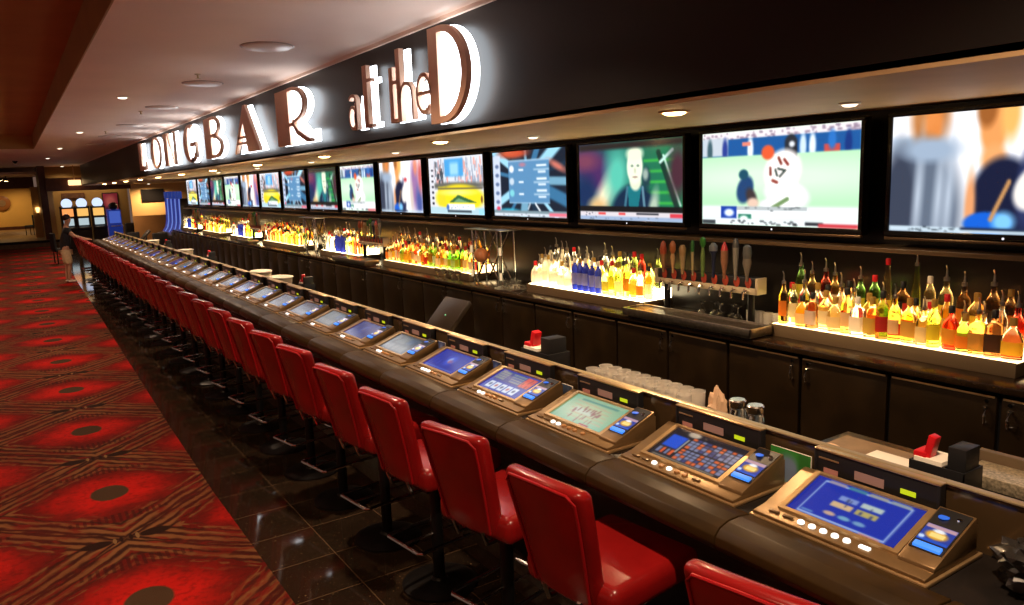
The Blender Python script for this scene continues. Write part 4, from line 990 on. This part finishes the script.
crumple('crumpled_napkin', 'flattened pale napkin lying on the rail behind the first terminal', 'napkin', (2.70, 1.80, 1.16), (.035, .06, .03), mat('tan_paper', (.75, .5, .3), .7), 9, 3, .3)
bx = MB().box(2.67, 2.79, 1.66, 1.9, 1.08, 1.16, .005).obj('napkin_box', black_plastic); tag(bx, 'black box under a flattened napkin behind the first terminal', 'box')
crumple('plastic_bag', 'dark crumpled plastic bag lying on the bar beside the first terminal', 'bag', (2.50, .86, 1.04), (.17, .17, .10), mat('dark_film', (.02, .018, .016), .25, coat=.15), 5, 4, .4)
# caddies
def caddy(x, y, lbl, small=False, z=1.08):
    t = thing('bar_caddy', lbl, 'bar caddy', (x, y, z), 0, 'black and red bar caddies')
    m = MB().box(-.08, .08, -.13, .13, 0, .01).box(-.08, -.072, -.13, .13, 0, .15, .002).box(.072, .08, -.13, .13, 0, .15, .002).box(-.08, .08, -.13, -.122, 0, .15, .002).box(-.08, .08, .122, .13, 0, .15, .002)
    m.box(-.07, .07, -.03, -.022, 0, .15)
    m.obj('tray_box', black_plastic, t)
    MB().box(-.068, .068, -.02, .115, .012, .165, .002).obj('napkin_pile', paper, t)
    MB().box(-.05, .0, .085, .12, .10, .235, .003, 2, Matrix.Rotation(.25, 4, 'X')).box(-.06, .04, .06, .125, .15, .185, .008).obj('red_holder', red_plastic, t)
    MB().box(-.06, .06, -.122, -.04, .05, .235, .004).obj('straw_holder', black_plastic, t)
    t.scale = (.85, .78, .95)
    return t
caddy(2.83, 1.40, 'black bar caddy with red holder and white napkins behind the first terminal', z=1.08)
caddy(2.78, 3.88, 'black bar caddy with bright red holder behind the fourth terminal', z=1.08).scale = (1.1, 1.15, 1.1)
caddy(2.82, 8.6, 'small black and red bar caddy behind the ninth terminal', z=1.08)
caddy(2.82, 13.4, 'tiny black and red bar caddy halfway along the bar behind the terminals', z=1.08)
caddy(2.82, 17.4, 'distant black and red bar caddy towards the far end behind the terminals', z=1.08)
mt = MB().box(2.84, 3.14, 1.53, 2.0, 1.08, 1.10, .006).obj('cutting_board', mat('tan_board', (.22, .14, .07), .5, noise=.2, nscale=12)); tag(mt, 'tan cutting board on the service counter behind the first terminal', 'board')
pc = MB().box(2.93, 3.05, 1.60, 1.80, 1.10, 1.104, .001).obj('paper_card', paper); tag(pc, 'small white paper lying on the tan board', 'paper')
sr = thing('speed_rail', 'perforated steel shelf on the service counter past the bar caddy', 'rack', (0, 0, 1.08))
MB().box(3.03, 3.20, .5, 1.44, .0, .05, .003).obj('rail_body', mat('perforated_steel', (.5, .42, .28), .4, .6, noise=.5, nscale=90), sr)
MB().box(3.20, 3.235, .50, 1.46, .0, .09, .004).obj('rail_back', trim_cream, sr)
def pos(x, y, lbl, rz):
    t = thing('pos_monitor', lbl, 'monitor', (x, y, 1.08), rz)
    MB().box(-.1, .1, -.1, .1, 0, .015, .004).obj('stand_base', black_plastic, t)
    MB().cyl((0, 0, .01), (.02, 0, .2), .02).obj('stand_neck', black_plastic, t)
    M = Matrix.Translation((0, 0, .21)) @ Matrix.Rotation(.75, 4, 'Y')
    MB().box(-.02, .02, -.19, .19, -.14, .14, .008, 2, M).obj('display_case', mat('monitor_brown', (.022, .015, .009), .35), t)
    MB().box(.0205, .022, -.17, .17, -.12, .12, 0, 2, M).obj('display', glow('pos_screen', (.3, .4, .5), .3), t)
    MB().sphere((-.03, .0, .205), .007, 8).obj('power_light', glow('pos_green', (.2, .8, .4), .8), t)
pos(2.84, 5.25, 'tilted order monitor with brown back on the service counter behind the sixth terminal', .0)
pos(2.84, 20.5, 'distant order monitor on the service counter near the far end', .0)
for i, (x, y, lbl) in enumerate([(2.84, 7.35, 'cream cardboard tray of papers behind the seventh terminal'), (2.84, 4.75, 'tan tray on the service counter next to the order monitor')]):
    t = MB().box(x - .11, x + .10, y - .25, y + .25, 1.08, 1.105, .006).obj('paper_tray', mat('tan_tray', (.5, .36, .2), .6, noise=.1, nscale=10)); tag(t, lbl, 'tray')
for i, (x, y, lbl) in enumerate([(2.83, 9.6, 'white plastic glass bin behind the tenth terminal'), (2.83, 10.5, 'white plastic glass bin behind the twelfth terminal'), (2.83, 15.6, 'larger white oval bin midway behind the terminals'), (2.83, 19.4, 'small far white bin behind the terminals')]):
    t = thing('glass_bin', lbl, 'bin', (x, y, 1.08), 0, 'white bins on the service counter')
    MB().lathe([(.10, 0), (.115, .01), (.13, .13), (.125, .13), (.11, .015), (0, .015)], 24, Matrix.Scale(1.6, 4, (0, 1, 0))).obj('bin_shell', mat('white_bin', (.85, .74, .55), .4), t)
    MB().lathe([(.122, .122), (.138, .124), (.138, .135), (.122, .137)], 24, Matrix.Scale(1.6, 4, (0, 1, 0))).obj('bin_rim', white_plastic, t)

# ------------------------------------------------------------------ far end of the room
disc_l = glow('slot_topper_glow', (.62, .74, 1.), 1.1); scr_o = glow('slot_screen_orange', (1., .36, .10), 1.0); scr_y = glow('slot_screen_yellow', (1., .55, .14), .9); scr_p = glow('slot_screen_pale', (.6, .75, .8), .7)
for i, (x, c, w) in enumerate(((2.46, scr_o, 'orange'), (3.05, scr_y, 'yellow'), (3.69, scr_y, 'amber'))):
    t = thing('slot_machine', f'upright slot machine with glowing round topper and {w} screen, {["beside the cream pillar","in the middle of the three","beside the blue machine"][i]}', 'slot machine', (x, 40.2, 0), 0, 'slot machines in the far alcove')
    MB().prism([(.45, 0), (-.28, 0), (-.30, .72), (-.42, .76), (-.42, .82), (-.22, .90), (-.18, 1.75), (.1, 1.8), (.45, 1.8)], -.285, .285, 'x', None, .01).obj('cabinet', mat('slot_cabinet', (.04, .03, .03), .3), t)
    MB().lathe([(.20, 0), (.22, .02), (.22, .10), (.20, .12)], 28, Matrix.Translation((0, -.02, 1.92)) @ Matrix.Rotation(PI / 2, 4, 'X')).obj('topper', disc_l, t)
    MB().box(-.22, .22, -.225, -.19, 1.34, 1.68, .006).obj('upper_screen', c, t)
    MB().box(-.20, .20, -.245, -.20, .93, 1.24, .006).obj('reel_screen', scr_p, t)
    MB().box(-.2, .2, -.40, -.30, .80, .84, .004).obj('button_deck', steel, t)
t = thing('slot_machine', 'blue cabinet slot machine beside the wall poster in the far alcove', 'slot machine', (4.31, 40.0, 0), 0)
MB().prism([(.45, 0), (-.28, 0), (-.30, .72), (-.42, .78), (-.22, .90), (-.2, 1.55), (.45, 1.58)], -.27, .27, 'x', None, .01).obj('cabinet', mat('slot_blue', (.03, .05, .24), .25, emis=(.02, .05, .35), estr=.35), t)
MB().box(-.23, .23, -.235, -.20, .95, 1.5, .006).obj('screen', glow('slot_blue_glow', (.08, .16, .7), .6), t)
MB().sphere((0, 0, 1.72), .2, 14, 1, 1, .9).obj('topper', mat('slot_cabinet', (.04, .03, .03), .3), t)
MB().box(-.2, .2, -.40, -.30, .80, .84, .004).obj('button_deck', steel, t)
# tall curved blue machines beyond the back bar
cpic = glow('curved_screen_blue', (.006, .03, .34), .55); cedge = glow('curved_screen_edge', (.22, .34, 1.), .55)
for i in range(4):
    t = thing('curved_slot_machine', f'tall blue curved-screen slot machine beyond the back bar, {ordn(i+1)} from the bottle shelves', 'slot machine', (5.0, 27.85 + .72 * i, 0), 0, 'curved blue slot machines')
    cur = [(-.02, 2.05), (-.03, 1.8), (-.035, 1.5), (-.05, 1.25), (-.10, 1.05), (-.20, .9)]
    MB().prism(cur + [(-.42, .85), (-.42, .78), (-.25, .72), (-.2, 0), (.35, 0), (.35, 2.05)], -.30, .30, 'y').obj('cabinet', mat('slot_cabinet', (.04, .03, .03), .3), t)
    MB().prism(cur + [(x - .02, z) for x, z in reversed(cur)], -.27, .27, 'y').obj('curved_screen', cpic, t, 60)
    for s in (-1,): MB().prism([(x - .005, z) for x, z in cur] + [(x - .045, z) for x, z in reversed(cur)], s * .285 - .012, s * .285 + .012, 'y').obj('light_strip', cedge, t, 60)
    MB().box(-.10, .06, -.30, .02, 2.06, 2.30, .03).obj('topper', glow('curved_topper', (.04, .09, .5), .35), t)
    MB().box(-.40, -.26, -.2, .2, .845, .865, .004).obj('button_deck', steel, t)
# person
def skin_obj(name, pts, edges, m, parent, sub=2):
    me = bpy.data.meshes.new(name); me.from_pydata([p[0] for p in pts], edges, []); me.materials.append(m)
    o = bpy.data.objects.new(name, me); COL.objects.link(o)
    if parent: o.parent = parent
    sk = o.modifiers.new('skin', 'SKIN'); sk.use_smooth_shade = True
    o.modifiers.new('sub', 'SUBSURF').levels = sub
    o.modifiers['sub'].render_levels = sub
    L = me.skin_vertices[0].data
    for i, p in enumerate(pts):
        r = p[1]; L[i].radius = r if isinstance(r, tuple) else (r, r); L[i].use_root = (i == 0)
    return o
pr = thing('person', 'standing person in black shirt and khaki shorts leaning with arms on the far bar end', 'person', (1.28, 23.48, .008), math.radians(-4))
P = []; E = []
def V(co, r, par=None):
    P.append((co, r)); i = len(P) - 1
    if par is not None: E.append((par, i))
    return i
pel = V((0, 0, .93), (.15, .11)); sp1 = V((.02, 0, 1.10), (.14, .10), pel); ch = V((.06, 0, 1.30), (.165, .115), sp1); nk0 = V((.08, 0, 1.46), (.07, .065), ch); nk = V((.10, 0, 1.54), .055, nk0)
hd0 = V((.125, 0, 1.60), (.068, .075), nk); hd1 = V((.135, 0, 1.69), (.078, .095), hd0); hd2 = V((.125, 0, 1.765), (.06, .075), hd1)
for s in (-1, 1):
    sh = V((.08, .19 * s, 1.40), .062, ch); el = V((.24, .20 * s, 1.22), .045, sh); wr = V((.50, .12 * s, 1.125), .03, el); pa_ = V((.565, .11 * s, 1.115), (.036, .016), wr)
    for q in range(4):
        f1 = V((.615, (.11 + (q - 1.5) * .021) * s, 1.112), .0085, pa_); V((.650 + (.006 if q in (1, 2) else -.004), (.11 + (q - 1.5) * .023) * s, 1.102), .0075, f1)
    th = V((.575, .065 * s, 1.115), .010, pa_); V((.61, .055 * s, 1.105), .009, th)
    hp = V((.0, .10 * s, .86), .09, pel); kn = V((.03 - .03 * s, .115 * s, .50), .058, hp); an = V((-.02 - .03 * s, .12 * s, .10), .038, kn); V((.10 - .03 * s, .125 * s, .045), (.042, .03), an)
skin_obj('body', P, E, skin_m, pr)
P = []; E = []
a = V((0, 0, .82), (.185, .155)); b = V((.02, 0, 1.10), (.175, .14), a); c = V((.06, 0, 1.31), (.20, .15), b); V((.08, 0, 1.45), (.085, .08), c)
for s in (-1, 1): d = V((.08, .20 * s, 1.40), .08, c); V((.17, .205 * s, 1.30), .066, d)
skin_obj('shirt', P, E, shirt_m, pr)
P = []; E = []
a = V((0, 0, .93), (.165, .125))
for s in (-1, 1): b = V((0, .10 * s, .80), .12, a); V((.03 - .03 * s, .125 * s, .46), .10, b)
skin_obj('shorts', P, E, khaki, pr)
MB().sphere((.115, 0, 1.72), .097, 14, 1.0, .86, 1.0).obj('hair', hair_m, pr)
for s in (-1, 1):
    MB().sphere((.207, .032 * s, 1.69), .012, 8).obj('eye', white_plastic, pr)
    MB().sphere((.05 - .03 * s, .122 * s, .04), .05, 12, 2.2, .95, .8).obj('shoe', white_plastic, pr)
# lounge and alcove furniture
def chair_black(x, y, rz, lbl, z=0., grp=None):
    t = thing('lounge_chair', lbl, 'chair', (x, y, z), rz, grp)
    MB().box(-.24, .24, -.24, .24, .40, .52, .03, 3).obj('seat', shirt_m, t)
    MB().box(-.27, -.19, -.24, .24, .46, 1.05, .03, 3).obj('backrest', shirt_m, t)
    for sx in (-.2, .2):
        for sy in (-.2, .2): MB().cyl((sx, sy, 0), (sx, sy, .41), .018).obj('leg', black_metal, t)
chair_black(1.55, 30.5, .2, 'black gaming chair on the carpet just beyond the leaning person')
chair_black(1.2, 47.5, 2.6, 'dark chair on the raised platform in front of the dark pillar', .3)
chair_black(3.95, 26.3, 1.9, 'black chair behind the bar end, nearer the curved blue machines', 0)
chair_black(3.3, 27.6, 2.2, 'black chair past the bar end in front of the brown partition', 0)
chair_black(4.3, 36.3, 2.2, 'black chair in front of the blue cabinet slot machine', 0)
t = MB().box(4.6, 6.1, 36, 36.12, 0, 1.32, .02).obj('partition_screen', brown_part); tag(t, 'brown half-height partition screen beyond the bar end', 'partition')
t = thing('dark_tv', 'switched-off dark TV hanging on the beige far wall', 'TV', (6.35, 41.98, 2.15))
MB().box(-.52, .52, -.06, 0, -.3, .3, .01).obj('frame', black_plastic, t); MB().box(-.48, .48, -.066, -.06, -.27, .27).obj('screen', mat('tv_black_gloss', (.010, .009, .009), .18), t)
t = thing('wall_poster', 'framed pink and purple poster on the olive alcove wall', 'poster', (4.55, 42.98, 1.75))
MB().box(-.36, .36, -.03, 0, -.6, .6, .005).obj('frame', black_plastic, t)
pp = Pic(20, 30, .6, (150, 50, 90)); pp.ell(.3, .35, .22, .25, (220, 130, 150), .4).ell(.2, .75, .25, .15, (70, 30, 90), .4)
o = bpy.data.objects.new('print', pp.mesh('print', lambda fx, fy: (-.32 + .64 * fx, -.032, .55 - 1.1 * fy), mat_card)); COL.objects.link(o); o.parent = t
t = thing('wall_banner', 'wide dark painting high on the olive alcove wall above the slot machines', 'painting', (2.95, 42.98, 2.25))
MB().box(-.5, .5, -.03, 0, -.14, .14, .005).obj('frame', pillar_dark, t); MB().box(-.47, .47, -.034, -.03, -.11, .11).obj('canvas', mat('dark_canvas', (.12, .06, .03), .6, noise=.4, nscale=8), t)
t = thing('wall_clock', 'round brown disc hung on the yellow lounge wall', 'wall decor', (.05, 56.95, 1.95))
MB().lathe([(.0, 0), (.42, 0), (.46, .03), (.40, .06), (.0, .05)], 28, Matrix.Rotation(PI / 2, 4, 'X')).obj('disc', mat('disc_brown', (.3, .12, .03), .4), t)
MB().lathe([(.0, .05), (.2, .055), (.2, .07), (.0, .075)], 24, Matrix.Rotation(PI / 2, 4, 'X')).obj('boss', bronze_light, t)
t = thing('wall_sconce', 'glowing wall sconce on the lit panel beside the dark pillar', 'lamp', (1.45, 43.96, 1.62))
MB().lathe([(.05, -.1), (.09, .12), (.07, .14)], 14).obj('lamp_shade', glow('sconce_glow', (1., .62, .25), 2.5), t); MB().box(-.03, .03, -.02, .04, -.2, -.05).obj('bracket', bronze_light, t)
t = thing('drum_lamp', 'glowing short drum lamp on the ceiling where the fascia ends', 'lamp', (2.95, 41.0, 2.86))
MB().lathe([(.24, -.12), (.26, -.10), (.26, .10), (.24, .12)], 24).obj('lamp_shade', glow('drum_glow', (1., .62, .28), 1.8), t); MB().cyl((0, 0, .1), (0, 0, CZ - 2.86), .02).obj('rod', bronze_light, t)
t = thing('dome_camera', 'small black dome camera under the ceiling near the recess', 'camera', (.63, 35, CZ))
MB().lathe([(.09, 0), (.09, -.03), (.07, -.04)], 16).obj('mount_ring', black_plastic, t); MB().sphere((0, 0, -.05), .065, 14, 1, 1, .9).obj('dome', mat('tv_black_gloss', (.010, .009, .009), .18), t)
for i, (x, y) in enumerate(((.1, 45), (.35, 47), (-.3, 46.))):
    t = thing('track_spotlight', f'small glowing ceiling spotlight over the raised lounge, {ordn(i+1)} of three', 'spotlight', (x, y, 3.35), 0, 'lounge spotlights')
    MB().lathe([(.03, 0), (.03, -.1), (.07, -.12), (.09, -.24)], 14).obj('spot_body', black_metal, t); MB().lathe([(.08, -.235), (.08, -.245)], 14).obj('lamp_lens', lens_warm, t)
    spot(t, (0, 0, -.26), 80, (1., .72, .36), 130)
# unseen lamps added to light the walls of the far rooms
downlight('added unseen downlight in the lounge ceiling washing the yellow wall', None, -1.0, 55.5, 3.35, .1, lens_ceil, 150, 150)
downlight('added unseen downlight in the lounge ceiling close to the yellow wall by the pillar', None, 1.0, 55.5, 3.35, .1, lens_ceil, 120, 150)
for i, x in enumerate((2.6, 4.2)):
    downlight(f'added unseen downlight washing the olive alcove wall, {["by the cream pillar","by the poster"][i]}', None, x, 42.2, CZ, .1, lens_ceil, 80, 150)
downlight('added unseen downlight washing the beige far wall above the dark screen', None, 6.1, 41.2, SZ - .02, .1, lens_ceil, 260, 165)
S.cycles.use_denoising = True
